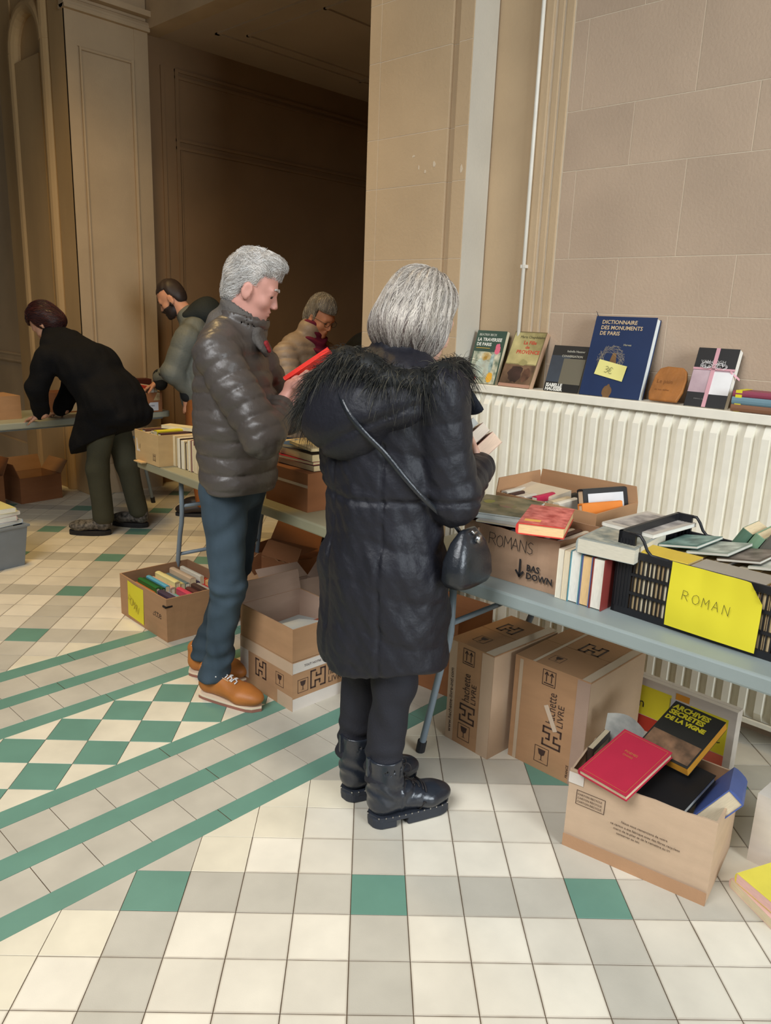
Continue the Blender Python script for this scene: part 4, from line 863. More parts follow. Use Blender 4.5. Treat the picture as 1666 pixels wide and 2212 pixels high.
def sdf_obj(name, fn, lo, hi, h, mats, parent=None, pick=None):
    v, f = nets(fn, lo, hi, h); me = bpy.data.meshes.new(name)
    me.vertices.add(len(v)); me.vertices.foreach_set('co', v.astype(f4).ravel())
    me.loops.add(f.size); me.loops.foreach_set('vertex_index', f.astype(np.int32).ravel())
    me.polygons.add(len(f)); me.polygons.foreach_set('loop_start', np.arange(0, f.size, 4, dtype=np.int32))
    me.polygons.foreach_set('use_smooth', np.ones(len(f), dtype=bool)); me.update(calc_edges=True)
    for m in (mats if isinstance(mats, list) else [mats]): me.materials.append(m)
    if pick is not None: me.polygons.foreach_set('material_index', pick(v[f].mean(1)).astype(np.int32))
    o = bpy.data.objects.new(name, me); C.objects.link(o)
    if parent is not None: o.parent = parent
    return o
def grad(fn, P, e=.003):
    g = np.stack([fn(P+A_(d)*e)-fn(P-A_(d)*e) for d in np.eye(3)], 1); return g/np.maximum(np.linalg.norm(g, axis=1), 1e-6)[:, None]
def snap(fn, P, off=0., n=4):
    P = A_(P)
    for _ in range(n): P = P-(fn(P)-off)[:, None]*grad(fn, P)
    return P
def strands(name, paths, r, mats, parent, tip=.25, kind=None):
    """paths (n, k, 3): thin tapered three-sided hairs joined into one part"""
    n, k, _ = paths.shape; t = np.gradient(paths, axis=1); t /= np.maximum(np.linalg.norm(t, axis=2), 1e-7)[..., None]
    a = np.cross(t, A_((.3,.5,.81))); a /= np.maximum(np.linalg.norm(a, axis=2), 1e-7)[..., None]; b = np.cross(t, a)
    rr = np.linspace(1, tip, k)[None, :, None]*(r if np.isscalar(r) else A_(r)[:, None, None])
    ring = [paths+rr*(a*math.cos(q)+b*math.sin(q)) for q in (0, 2.094, 4.189)]
    v = np.stack(ring, 2).reshape(-1, 3)
    base = (np.arange(n)[:, None]*k+np.arange(k-1)[None])*3; fs = []
    for j in range(3):
        j2 = (j+1) % 3; fs.append(np.stack([base+j, base+j2, base+3+j2, base+3+j], -1).reshape(-1, 4))
    f = np.stack(fs, 1).reshape(-1, 4); me = bpy.data.meshes.new(name)
    me.vertices.add(len(v)); me.vertices.foreach_set('co', v.astype(f4).ravel()); me.loops.add(f.size); me.loops.foreach_set('vertex_index', f.astype(np.int32).ravel())
    me.polygons.add(len(f)); me.polygons.foreach_set('loop_start', np.arange(0, f.size, 4, dtype=np.int32)); me.polygons.foreach_set('use_smooth', np.ones(len(f), dtype=bool)); me.update(calc_edges=True)
    for m in mats: me.materials.append(m)
    mi = np.repeat(np.random.RandomState(n).randint(0, len(mats), n), (k-1))
    mi = np.repeat(mi, 3) if True else mi
    me.polygons.foreach_set('material_index', mi.astype(np.int32))
    o = bpy.data.objects.new(name, me); C.objects.link(o); o.parent = parent
    o['kind'] = 'stuff'
    return o
class Fr:
    """a body frame: f forward, r to the person's right, z up"""
    def __init__(s, O, th): s.O = A_((O[0], O[1], 0)); t = R_(th); s.F = A_((math.cos(t), math.sin(t), 0)); s.R = A_((math.sin(t), -math.cos(t), 0)); s.Z = A_((0,0,1))
    def __call__(s, f, r, z): return s.O+s.F*f+s.R*r+s.Z*z
class Head:
    def __init__(s, c, yaw, pitch, roll=0., k=1.):
        s.c = A_(c); y, p = R_(yaw), R_(pitch)
        s.F = A_((math.cos(y)*math.cos(p), math.sin(y)*math.cos(p), -math.sin(p))); s.R = A_((math.sin(y), -math.cos(y), 0)); s.U = np.cross(s.R, s.F)
        q = R_(roll); s.R, s.U = s.R*math.cos(q)+s.U*math.sin(q), s.U*math.cos(q)-s.R*math.sin(q)
        s.ax = np.stack([s.F, s.R, s.U]); s.k = k
    def loc(s, P): return ((P-s.c) @ s.ax.T)/s.k
    def __call__(s, f, r, u): return s.c+(s.F*f+s.R*r+s.U*u)*s.k
    def skin(s, P, female=False):
        Q = s.loc(P); e = lambda c, r: ell(Q, c, r)
        d = uni(.03, e((-.005,0,.022),(.094,.074,.098)), e((.03,0,-.045),(.062,.058,.078)))
        d = smin(d, e((.050,0,-.098),(.036,.042,.026)), .03)
        d = smin(d, e((.076,0,-.108),(.018,.020,.014)), .02)
        d = smin(d, e((.080,0,.016),(.016,.050,.011)), .018)
        for q in (-1, 1):
            d = smin(d, e((.060,q*.040,-.040),(.024,.022,.022)), .02)
            d = smax(d, -e((.101,q*.032,-.004),(.018,.017,.011)), .010); d = smin(d, e((.079,q*.032,-.001),(.012,.016,.010)), .006); d = smax(d, -e((.094,q*.032,-.0075),(.008,.013,.0022)), .002)
        d = smin(d, cap(Q, (.090,0,-.002),(.108,0,-.038), .0080,.0110), .010)
        for q in (-1, 1): d = smin(d, e((.102,q*.011,-.044),(.011,.008,.008)), .006)
        d = smin(d, e((.090,0,-.066),(.012,.022,.0065)), .006); d = smin(d, e((.088,0,-.078),(.012,.020,.007)), .006)
        d = smax(d, -e((.106,0,-.0715),(.012,.024,.0018)), .003)
        for q in (-1, 1):
            ea = e((-.006,q*.079,-.020),(.022,.009,.034)); ea = smax(ea, -e((.000,q*.090,-.016),(.012,.009,.020)), .006); d = smin(d, ea, .008)
            d = smin(d, e((.000,q*.076,-.048),(.009,.007,.010)), .006)
        return d*s.k
def hand(P, w, dr, pn, k=1., curl=(35,45,30), thumb=1, spread=.35):
    """palm and five fingers; dr along the fingers, pn out of the palm, curl = bend of each joint towards the palm"""
    dr = unit(dr); pn = A_(pn); pn = unit(pn-dr*(pn @ dr)); sd = np.cross(dr, pn)*thumb; w = A_(w)
    d = ecap(P, w+dr*.012*k, w+dr*.082*k, (.030*k,.014*k), (.040*k,.013*k), sd)
    d = smin(d, cap(P, w-dr*.03*k, w+dr*.015*k, .026*k, .025*k), .02)
    for i, (o, L) in enumerate(((.032,.074),(.011,.082),(-.011,.077),(-.031,.060))):
        p = w+dr*(.084-.006*abs(i-1.2))*k+sd*o*k; a = 0; v = unit(dr+sd*o*spread*4)
        for j, (fr, c_) in enumerate(zip((.46,.30,.24), curl)):
            a += R_(c_+i*2); q = p+(v*math.cos(a)+pn*math.sin(a))*L*fr*k
            d = smin(d, cap(P, p, q, (.0092-.0009*j)*k, (.0086-.0010*j)*k), .004); p = q
    p = w+dr*.025*k+sd*.026*k+pn*.004*k; v = unit(dr*.55+sd*.75+pn*.45)
    q = p+v*.038*k; d = smin(d, cap(P, p, q, .0135*k, .0105*k), .012); v = unit(dr*.9+sd*.25+pn*.55)
    return smin(d, cap(P, q, q+v*.042*k, .0102*k, .0085*k), .005)
def cloth(key, col, rough=.6, bump=.25, bscale=120, sheen=0., spec=.3, var=.10, scale=8., **kw): return mat('cloth_'+key, col, rough, var=var, scale=scale, bump=bump, bscale=bscale, sheen=sheen, spec=spec, **kw)
def skin_mat(key, col): return mat('skin_'+key, col, .5, var=.07, scale=22, bump=.05, bscale=300, spec=.35)
EYE = flat((50,40,36), .2, 'eye_dark')
def eyes(h, parent):
    for q in (-1, 1):
        b = bpy.data.meshes.new('eye'); bm = bmesh.new(); bmesh.ops.create_icosphere(bm, subdivisions=2, radius=.0100*h.k); bm.to_mesh(b); bm.free(); b.materials.append(EYE)
        o = bpy.data.objects.new('eye', b); C.objects.link(o); o.parent = parent; o.location = tuple(h(.0805, q*.032, -.0065))
def shoe_sdf(P, heel, toe, w=.046, hgt=.075, sole=.0):
    """upper of a shoe between heel and toe points on the floor"""
    heel, toe = A_(heel), A_(toe); d = toe-heel; L = float(np.linalg.norm(d)); ax = d/L; sd = A_((ax[1],-ax[0],0)); Z = A_((0,0,1)); pt = lambda t, z: heel+ax*L*t+Z*z
    q = ecap(P, pt(.14,.045+sole), pt(.14,hgt+sole), (.036,.036), (.036,.042), sd)
    q = uni(.03, q, ecap(P, pt(.16,.034+sole), pt(.70,.030+sole), (w*.80,.034), (w,.030), sd), ecap(P, pt(.34,hgt*.75+sole), pt(.68,.034+sole), (.034,.030), (w*.9,.026), sd), ell(P, pt(.80,.030+sole), (L*.21,w*.98,.034), np.stack([ax, sd, Z])))
    return smax(q, sole-P[:, 2], .004), (pt, ax, sd, L)
def sole_obj(parent, m, heel, toe, w, z0, z1, name='sole', heelblock=0., bev=.004):
    heel, toe = Vector(heel), Vector(toe); ax = (toe-heel); L = ax.length; ax.normalize(); sd = Vector((ax.y,-ax.x,0)); pts = []
    for k in range(28):
        t = 2*math.pi*k/28; u = .5-.5*math.cos(t); wd = w*(.80+.22*math.sin(math.pi*min(1, u*.62+.28))**2)*(1 if u > .12 else .6+.4*u/.12); s_ = (abs(math.sin(t))**.62)*(1 if math.sin(t) > 0 else -1)
        p = heel+ax*(-.004+(L+.006)*u)+sd*wd*s_; pts.append((p.x, p.y))
    b = MB(); b.prism(pts[::-1], z0, z1)
    return b.build(name, m, parent, bevel=bev)
def sole_part(parent, m, heel, toe, w, z0, z1, u0, u1, name, bev=.005):
    heel, toe = Vector(heel), Vector(toe); ax = (toe-heel); L = ax.length; ax.normalize(); sd = Vector((ax.y,-ax.x,0)); pts = []
    us = np.linspace(u0, u1, 14)
    wd = lambda u: w*(.80+.22*math.sin(math.pi*min(1, u*.62+.28))**2)*min(1, math.sqrt(max(0, 1-(1-min(1, u/.14))**2))+.02)*min(1, math.sqrt(max(0, 1-(1-min(1, (1-u)/.22))**2))+.02)
    for u in us: p = heel+ax*L*u+sd*wd(u); pts.append((p.x, p.y))
    for u in us[::-1]: p = heel+ax*L*u-sd*wd(u); pts.append((p.x, p.y))
    b = MB(); b.prism(pts[::-1], z0, z1); return b.build(name, m, parent, bevel=bev)
def body_base(fr, hip, sh, neck, legs, arms, hw=.10, sw=.14):
    """the continuous body under the clothes: trunk, limbs"""
    def fn(P):
        d = ecap(P, hip, sh, (hw*1.1,hw*.8), (sw,hw*.85), fr.R); d = smin(d, cap(P, sh, neck, .05, .045), .05)
        for a in legs:
            for (p, q, r1, r2) in a: d = smin(d, cap(P, p, q, r1, r2), .03)
        for a in arms:
            for (p, q, r1, r2) in a: d = smin(d, cap(P, p, q, r1, r2), .025)
        return d
    return fn
def hair_flow(fn, roots, flow, steps, step, off, jitter=.0, seed=0):
    rg = np.random.RandomState(seed); P = snap(fn, roots, off); out = [P]; J = rg.normal(size=(len(P), 3)).astype(f4)*jitter
    for i in range(steps):
        g = grad(fn, P); v = flow(P)+J; v = v-g*(v*g).sum(1)[:, None]; v /= np.maximum(np.linalg.norm(v, axis=1), 1e-6)[:, None]
        P = P+v*step; P = P-(fn(P)-off)[:, None]*grad(fn, P); out.append(P)
    return np.stack(out, 1)

# ---------------------------------------------------------------- grey-haired man in the padded jacket
def bnd(pts, m): p = np.stack([A_(q) for q in pts]); return p.min(0)-m, p.max(0)+m
def man():
    L_ = Fr((-1.2,.523), 24); T = Fr((-1.2,.523), 36); H = Head(T(.055,0,1.610), 46, 22, 0, .93)
    hip, sh = T(0,0,.90), T(-.03,0,1.36); neck = T(.035,0,1.50)
    kR, aR = L_(-.01,.085,.49), L_(-.07,.085,.11); kL, aL = L_(-.085,-.09,.50), L_(-.205,-.075,.13)
    hR, hL = L_(-.02,.085,.88), L_(-.03,-.085,.88)
    sR, eR, wR = T(-.02,.180,1.375), T(.160,.240,1.105), T(.165,.055,1.175)
    sL, eL, wL = T(-.02,-.180,1.375), T(.12,-.23,1.12), T(.20,-.075,1.20)
    base = body_base(T, hip, sh, neck, [[(hR,kR,.07,.05),(kR,aR,.048,.035)],[(hL,kL,.07,.05),(kL,aL,.048,.035)]], [[(sR,eR,.045,.038),(eR,wR,.037,.028)],[(sL,eL,.045,.038),(eL,wL,.037,.028)]])
    dR = unit(wR-eR); dL = unit(wL-eL)
    hrd = unit(T.F*.25+T.R*-.30+T.Z*.85)
    hld = unit(T.F*.45+T.R*.1+T.Z*.85)
    def skin(P):
        d = base(P); d = smin(d, cap(P, T(.02,0,1.42), H(-.015,0,-.07), .062, .058), .03); d = smin(d, H.skin(P), .02)
        d = smin(d, hand(P, wR+dR*.055, hrd, T.F*.75-T.R*.55, 1.0, (28,42,30), thumb=1), .02)
        return smin(d, hand(P, wL+dL*.05, hld, T.F*.7+T.R*.6, 1.0, (30,45,30), thumb=-1), .02)
    SK = skin_mat('ruddy', (206,150,134)); lo, hi = (-1.50,.15,-.0), (-.72,.98,1.76)
    p = sdf_obj('person', skin, lo, hi, .0065, SK)
    tag(p, 'grey-haired man in a dark padded jacket, jeans and tan shoes reading a red book', 'person'); eyes(H, p)
    # jacket: quilted tubes
    q = (.062,.014,.0)
    def jacket(P):
        d = ecap(P, T(-.01,0,.895), T(-.005,0,1.12), (.198,.142), (.205,.158), T.R, (.062,.0095,.2)); d = smin(d, ecap(P, T(-.01,0,1.12), T(-.035,0,1.36), (.205,.160), (.180,.130), T.R, (.060,.0105,.0)), .03)
        d = smin(d, ecap(P, T(-.03,-.12,1.405), T(-.03,.12,1.405), (.075,.085), (.075,.085), T.F), .05)
        for s_, e_, w_ in ((sR,eR,wR),(sL,eL,wL)):
            d = smin(d, uni(.03, ecap(P, s_, e_, (.085,.085), (.076,.076), T.F, (.056,.009,.1)), ecap(P, e_, w_+unit(w_-e_)*.01, (.073,.073), (.055,.055), T.Z, (.052,.008,.3))), .022)
        d = d+folds(P, .006, 20, 3, (1,1,1))+folds(P, .0025, 70, 4, (1,1,1))
        cz = ecap(P, T(-.015,0,1.40), T(.015,0,1.485), (.105,.105), (.095,.100), T.R, (.05,.008,.1))
        d = smin(d, cz, .02)
        d = smax(d, -ecap(P, T(.012,0,1.43), T(.035,0,1.60), (.074,.076), (.090,.095), T.R), .008)
        d = smax(d, .868+.0*P[:, 0]-P[:, 2]+.010*np.sin(P[:, 0]*30), .012)
        return smax(d, plane(P, wR+dR*.035, dR)*((P-wR) @ T.R > -.5) if False else d, .01)
    JK = cloth('padded_jacket', (78,71,66), .40, .2, 40, spec=.5, var=.12, scale=5)
    j = sdf_obj('jacket', jacket, (-1.50,.15,.80), (-.70,.98,1.58), .0065, JK, p)
    hem = MB(); 
    # scarf inside the collar
    def scarf(P):
        d = ecap(P, T(-.02,0,1.44), T(.012,0,1.512), (.100,.112), (.084,.088), T.R); d = smin(d, ecap(P, T(.085,.04,1.45), T(.115,.03,1.37), (.05,.02), (.03,.012), T.R), .03); d = d-.004*np.sin((P @ T.F)*38+P[:, 2]*75+1.2*np.sin((P @ T.R)*18)); d = smax(d, -ecap(P, T(.01,0,1.40), T(.04,0,1.60), (.068,.07), (.076,.08), T.R), .006)
        return d
    sdf_obj('scarf', scarf, (-1.36,.35,1.25), (-.95,.75,1.56), .006, cloth('scarf_grey', (92,87,82), .8, .4, 90), p)
    def red(P): return ecap(P, T(.118,.05,1.415), T(.130,.045,1.385), (.020,.008), (.014,.006), T.R)
    sdf_obj('collar_lining', red, (-1.25,.4,1.33), (-.93,.72,1.50), .005, cloth('red_lining', (150,44,48), .7), p)
    def jeans(P):
        d = ecap(P, L_(-.025,0,.98), L_(-.025,0,.86), (.155,.105), (.155,.105), L_.R)
        for h_, k_, a_, sdn in ((hR,kR,aR,1),(hL,kL,aL,2)):
            e_ = a_+unit(a_-k_)*.035
            d = smin(d, uni(.03, cap(P, h_, k_, .088, .066), cap(P, k_, e_, .064, .053), cap(P, e_+A_((0,0,.035)), e_, .056, .060)), .018)
        d = d+folds(P, .007, 26, 8, (1,1,.9))+.0035*np.sin(P[:, 2]*95+3*np.sin(P @ L_.R*14))*np.exp(-((P[:, 2]-.17)/.10)**2)+.003*np.sin(P[:, 2]*110+2*np.sin(P @ L_.F*20))*np.exp(-((P[:, 2]-.47)/.06)**2)
        return smax(d, .082-P[:, 2], .006)
    JN = mat('denim', (34,43,50), .85, var=.3, scale=4, bump=.2, bscale=400, col2=(78,94,106), stretch=(1,1,.4), space='World', spec=.2)
    sdf_obj('jeans', jeans, (-1.50,.28,.05), (-.92,.85,1.02), .0065, JN, p)
    TAN = mat('tan_leather_shoe', (176,108,48), .5, var=.12, scale=12, bump=.06, bscale=200); SOL = flat((226,206,178), .6, 'cream_welt'); SOL2 = flat((150,100,84), .7, 'brown_sole'); LACE = flat((226,224,220), .6, 'white_lace')
    for sgn_, hl, tl in ((1, L_(-.150,.075,0), L_(.155,.118,0)), (-1, L_(-.30,-.07,0), L_(-.02,-.072,0))):
        fn = lambda P: shoe_sdf(P, hl, tl, .048, .095, .019)[0]+.0015*np.sin(P @ L_.F*260)*0
        lo, hi = bnd([hl, tl, hl+A_((0,0,.16))], .09); s_ = sdf_obj('shoe', fn, lo, hi, .005, TAN, p)
        sole_part(s_, SOL2, hl, tl, .047, 0, .013, 0, 1, 'sole'); sole_part(s_, SOL, hl, tl, .0485, .0128, .021, 0, 1, 'welt', .0025)
        ax = unit(A_(tl)-A_(hl)); sd = A_((ax[1],-ax[0],0)); b = MB(); rg = random.Random(3+sgn_)
        def on(t, s__): return snap(fn, np.array([A_(hl)+ax*t+sd*s__+A_((0,0,.14-.20*max(0,t-.10)))]), .004)[0]
        for k in range(4):
            t = .105+.026*k
            b.tube([on(t+.004*(-1)**k, x_) for x_ in np.linspace(-.026,.026,6)], .0032, 6); b.tube([on(t+.024-.004*k if x_ > 0 else t, x_) for x_ in np.linspace(-.026,.026,6)], .0030, 6)
        for q_ in (-1, 1):
            c0 = on(.10, .004*q_)
            b.tube([tuple(c0+A_((0,0,.008))+sd*q_*(.034*math.sin(t_))+A_((0,0,.010*math.sin(t_*2)-.018*(t_/3.14)))+ax*.022*(t_/3.14)*math.sin(t_)) for t_ in np.linspace(0,3.14,9)], .0032, 6)
            b.tube([tuple(c0+A_((0,0,.006))+sd*q_*(.022*k_)+ax*(.012*k_)-A_((0,0,.010*k_))) for k_ in (0,.7,1.4,2.0)], .0030, 6)
        b.build('laces', LACE, s_, smooth=True)
        b = MB(); b.tube([on(t_, .03+.012*math.sin(t_*18)) for t_ in np.linspace(.03,.17,14)], .0012, 4); b.build('stitching', SOL, s_)
    # hair: full, swept back, short at the sides
    def hair(P):
        Q = H.loc(P); d = ell(Q, (-.014,0,.034), (.106,.085,.106)); d = smin(d, ell(Q, (.030,0,.108), (.066,.060,.034)), .03); d = smin(d, ell(Q, (-.062,0,-.030), (.046,.064,.070)), .03)
        d = d-.004*np.sin(Q[:, 0]*70+Q[:, 2]*55+3*np.sin(Q[:, 1]*40))
        cut = smax(Q[:, 0]-.000, -(Q[:, 2]-.052+.75*(Q[:, 0]-.06)), .01)       # face side, below the hairline
        cut = smax(cut, -.09-Q[:, 2], .01); d = smax(d, -smin(-cut*0+(-(np.maximum(Q[:, 0]-.028, 0)*0+1)), cut*0+1, .01) if False else d, .01)
        face = np.minimum(Q[:, 0]-.012-.25*(Q[:, 2]+.02), .060-Q[:, 2]-.10*(Q[:, 0]-.05))
        d = smax(d, face, .012); d = smax(d, np.minimum(Q[:, 0]+.016, -.030-Q[:, 2]), .008); ear = .030-np.linalg.norm((Q-A_((.006,0,-.026)))*A_((1,0,.85)), axis=1); d = smax(d, ear, .008)
        return smax(d, -.098-Q[:, 2]+.3*Q[:, 0], .012)
    GREY = [mat('hair_grey_%d' % i, c_, .5, var=.12, scale=20, spec=.4) for i, c_ in enumerate(((214,209,202),(178,171,163),(232,229,224)))]
    lo, hi = H.c-.16, H.c+A_((.16,.16,.19)); ho = sdf_obj('hair', hair, lo, hi, .005, GREY[1], p)
    rg = np.random.RandomState(5); v = np.array([x.co for x in ho.data.vertices], dtype=f4); Q = H.loc(v); ok = (Q[:, 2] > -.085)
    rt = v[ok][rg.choice(ok.sum(), 2600)]
    def flow(P): Q = H.loc(P); up = np.clip((Q[:, 2]-.04)/.05, 0, 1)[:, None]; return (-H.F*(1.1-.5*up)-H.U*(.75*(1-up)+.1)+H.F*up*1.35*(Q[:, :1] > .0))
    pa = hair_flow(hair, rt, flow, 6, .0085, .002, .35, 2); pa += np.linspace(0,1,7)[None, :, None]**2*(grad(hair, pa[:, 0])*.008)[:, None]
    strands('hair_strands', pa, .0009, GREY, ho)
    eb = MB()
    for q_ in (-1, 1): eb.tube([tuple(H(.098-.010*abs(u), q_*(.018+.030*u), .020+.006*math.sin(u*3))) for u in (0,.4,.8,1.0)], [.004,.005,.004,.002], 6)
    eb.build('eyebrows', GREY[1], p, smooth=True)
    return T, H, wR, dR, hrd
mT, mH, mw, md, mh = man()
CR, CU, CF = [Vector(MW.col[i][:3]) for i in range(3)]; CF = -CF
e1 = Vector((.72,.69,0))*.80+Vector((0,0,1))*.56; e2 = Vector((-.69,.73,0))*.75+Vector((.72,.69,0))*.55-Vector((0,0,1))*.10
hb = Vector(mT(.165,-.055,1.275))
book('bright red book open in the hands of the grey-haired man', .20, .15, .016, (236,58,48), hb+e1.normalized()*.075+e2.normalized()*.060, e1, e2, pages=(226,60,50), rough=.6)

# ---------------------------------------------------------------- woman in the dark parka with the fur-edged hood
def parka():
    O = (-.294,.384); T = Fr(O, 97); G = Fr(O, 74); H = Head(T(.080,.040,1.520), 78, 18, 0, .97)
    hR, hL = G(.0,.085,.82), G(.0,-.085,.82); kR, aR = G(.01,.075,.46), G(-.03,.082,.12); kL, aL = G(.0,-.085,.46), G(-.045,-.085,.12)
    sR, eR, wR = T(-.01,.172,1.325), T(.03,.205,1.040), T(.245,.145,1.070)
    sL, eL, wL = T(-.01,-.172,1.325), T(.06,-.20,1.06), T(.235,-.06,1.10)
    dR, dL = unit(wR-eR), unit(wL-eL)
    base = body_base(T, G(0,0,.86), T(-.01,0,1.30), T(.03,.01,1.42), [[(hR,kR,.07,.05),(kR,aR,.045,.033)],[(hL,kL,.07,.05),(kL,aL,.045,.033)]], [[(sR,eR,.042,.036),(eR,wR,.035,.026)],[(sL,eL,.042,.036),(eL,wL,.035,.026)]], .10, .13)
    hd = unit(T.F*.75+T.Z*.55-T.R*.25)
    def skin(P):
        d = base(P); d = smin(d, cap(P, T(.03,.01,1.38), H(-.02,0,-.07), .05, .048), .03); d = smin(d, H.skin(P), .02)
        d = smin(d, hand(P, wR+dR*.035, hd, T.Z*.5-T.R*.8+T.F*.2, .92, (32,48,34), thumb=1), .02)
        return smin(d, hand(P, wL+dL*.04, unit(T.F*.7+T.Z*.5+T.R*.4), T.R*.8+T.Z*.4, .92, (30,46,32), thumb=-1), .02)
    p = sdf_obj('person', skin, (-.62,.05,.0), (.10,.98,1.68), .007, skin_mat('pale', (214,168,146)))
    tag(p, 'grey-bobbed woman seen from behind in a black fur-hooded parka, holding books', 'person'); eyes(H, p)
    PK = cloth('parka', (25,25,32), .52, .22, 60, spec=.35, var=.12, scale=5)
    def shell(P):
        d = ecap(P, T(-.02,0,1.30), T(-.005,.0,1.06), (.178,.128), (.178,.140), T.R); d = smin(d, ecap(P, T(-.005,0,1.06), G(.0,0,.80), (.178,.140), (.198,.160), T.R), .03)
        d = smin(d, ecap(P, G(.0,0,.80), G(.01,0,.54), (.198,.160), (.205,.168), T.R), .03)
        d = smin(d, ecap(P, T(-.015,-.11,1.355), T(-.015,.11,1.355), (.068,.072), (.068,.072), T.F), .05); return d
    def coat(P):
        d = shell(P); rr = (P-T.O) @ T.R; ff = (P-T.O) @ T.F
        d = d-.006*(np.abs(np.sin(np.pi*(P[:, 2]+.35*np.abs(rr))/.135))**.5-.6)
        arm = 1e3
        for s_, e_, w_ in ((sR,eR,wR),(sL,eL,wL)):
            arm = np.minimum(arm, uni(.03, ecap(P, s_, e_, (.080,.080), (.076,.078), T.F, (.085,.006,.2)), ecap(P, e_, w_+unit(w_-e_)*.055, (.074,.072), (.046,.046), T.Z, (.07,.005,.4))))
        d = smin(d, arm, .007)
        d = d+folds(P, .0085, 21, 11, (1,1,1.1))+folds(P, .003, 55, 12, (1,1,1))
        for x0 in (-.085, .085): d = d+.007*np.exp(-((rr-x0-.10*(1.0-P[:, 2])*np.sign(x0)*.25)/.006)**2)*(ff < -.02)*(P[:, 2] < 1.2)
        d = d+.008*np.exp(-((P[:, 2]-1.03-.05*np.abs(rr))/.008)**2)
        d = smin(d, ecap(P, T(.02,.01,1.38), T(.045,.02,1.475), (.092,.088), (.082,.080), T.R, (.045,.006,.1)), .025)
        d = smax(d, -ecap(P, T(.03,.015,1.41), T(.05,.022,1.58), (.066,.064), (.078,.078), T.R), .006)
        d = smax(d, .515+.028*np.sin((P @ T.R)*9+1)-.10*((P-T.O) @ T.F)*0+.012*np.sin((P @ T.F)*25)-P[:, 2], .012)
        return d
    co = sdf_obj('parka', coat, (-.66,.05,.46), (.10,.86,1.52), .0068, PK, p)
    # hood hanging down the back
    def hood(P):
        d = ell(P, T(-.135,-.040,1.245), (.080,.140,.115), np.stack([T.F, T.R, T.Z])); d = smin(d, ell(P, T(-.075,-.125,1.255), (.09,.080,.11), np.stack([T.F, T.R, T.Z])), .05)
        d = smin(d, ell(P, T(-.10,.07,1.30), (.070,.120,.080), np.stack([T.F, T.R, T.Z])), .05)
        rr = (P-T.O) @ T.R; d = d+folds(P, .010, 26, 21)+.008*np.exp(-((P[:, 2]-1.225-.50*(rr-.02))/.009)**2)
        return d
    ho = sdf_obj('hood', hood, (-.62,.08,1.05), (.02,.62,1.48), .007, PK, p)
    rim = [T(.06,-.215,1.215), T(.0,-.235,1.225), T(-.075,-.220,1.255), T(-.125,-.14,1.335), T(-.130,-.05,1.400), T(-.125,.02,1.385), T(-.125,.09,1.355), T(-.085,.15,1.350), T(-.01,.185,1.372), T(.07,.175,1.385)]
    def fursd(P):
        d = 1e3
        for i, (a, b) in enumerate(zip(rim, rim[1:])): d = smin(d, cap(P, a, b, .040, .040), .02) if i else cap(P, a, b, .036, .040)
        return d
    FUR = [mat('fur_%d' % i, c_, .55, var=.2, scale=20, spec=.3) for i, c_ in enumerate(((22,24,24),(34,36,34),(14,15,16),(84,80,68)))]
    fo = sdf_obj('fur_trim', fursd, (-.66,.10,1.20), (.06,.72,1.48), .008, FUR[0], p)
    rg = np.random.RandomState(3); v = np.array([x.co for x in fo.data.vertices], dtype=f4); n = 6500; rt = v[rg.choice(len(v), n)]; g = grad(fursd, rt)
    dv = g*.9+A_((0,0,-.75))+rg.normal(size=(n,3)).astype(f4)*.33+(-T.F*.25); dv /= np.linalg.norm(dv, axis=1)[:, None]; ln = rg.uniform(.025,.062,n).astype(f4)[:, None]
    pa = np.stack([rt-g*.006+dv*ln*t+A_((0,0,-1))*(ln*.55*t*t) for t in np.linspace(0,1,5)], 1)
    strands('fur_hairs', pa, rg.uniform(.0006,.0013,n).astype(f4), FUR, fo, .15)
    # dark scarf end hanging in front of the right shoulder
    def scarf(P): return ecap(P, T(.09,.13,1.40), T(.17,.165,1.27), (.035,.022), (.050,.016), T.R)+folds(P, .004, 40, 31)
    sdf_obj('scarf', scarf, T(.13,.15,1.3)-.17, T(.13,.15,1.3)+.17, .007, cloth('dark_scarf', (24,28,38), .75), p)
    def trousers(P):
        d = ecap(P, G(0,0,.90), G(0,0,.82), (.155,.115), (.160,.115), G.R)
        for h_, k_, a_ in ((hR,kR,aR),(hL,kL,aL)):
            e_ = a_+unit(a_-k_)*-.02; d = smin(d, uni(.03, cap(P, h_, k_, .085, .064), cap(P, k_, e_, .062, .054)), .015)
        d = d+folds(P, .006, 30, 41)+.004*np.sin(P[:, 2]*120+2*np.sin((P @ G.R)*30))*np.exp(-((P[:, 2]-.2)/.07)**2)
        return smax(d, .145-P[:, 2], .008)
    sdf_obj('trousers', trousers, (-.56,.12,.10), (.02,.72,1.0), .007, cloth('black_trousers', (34,34,40), .75, .2, 200), p)
    LT = mat('black_leather', (34,38,46), .28, var=.12, scale=10, bump=.12, bscale=60, spec=.6); STUD = mat('steel_stud', (190,190,190), .3, metal=1.); SB = flat((42,46,54), .5, 'black_sole')
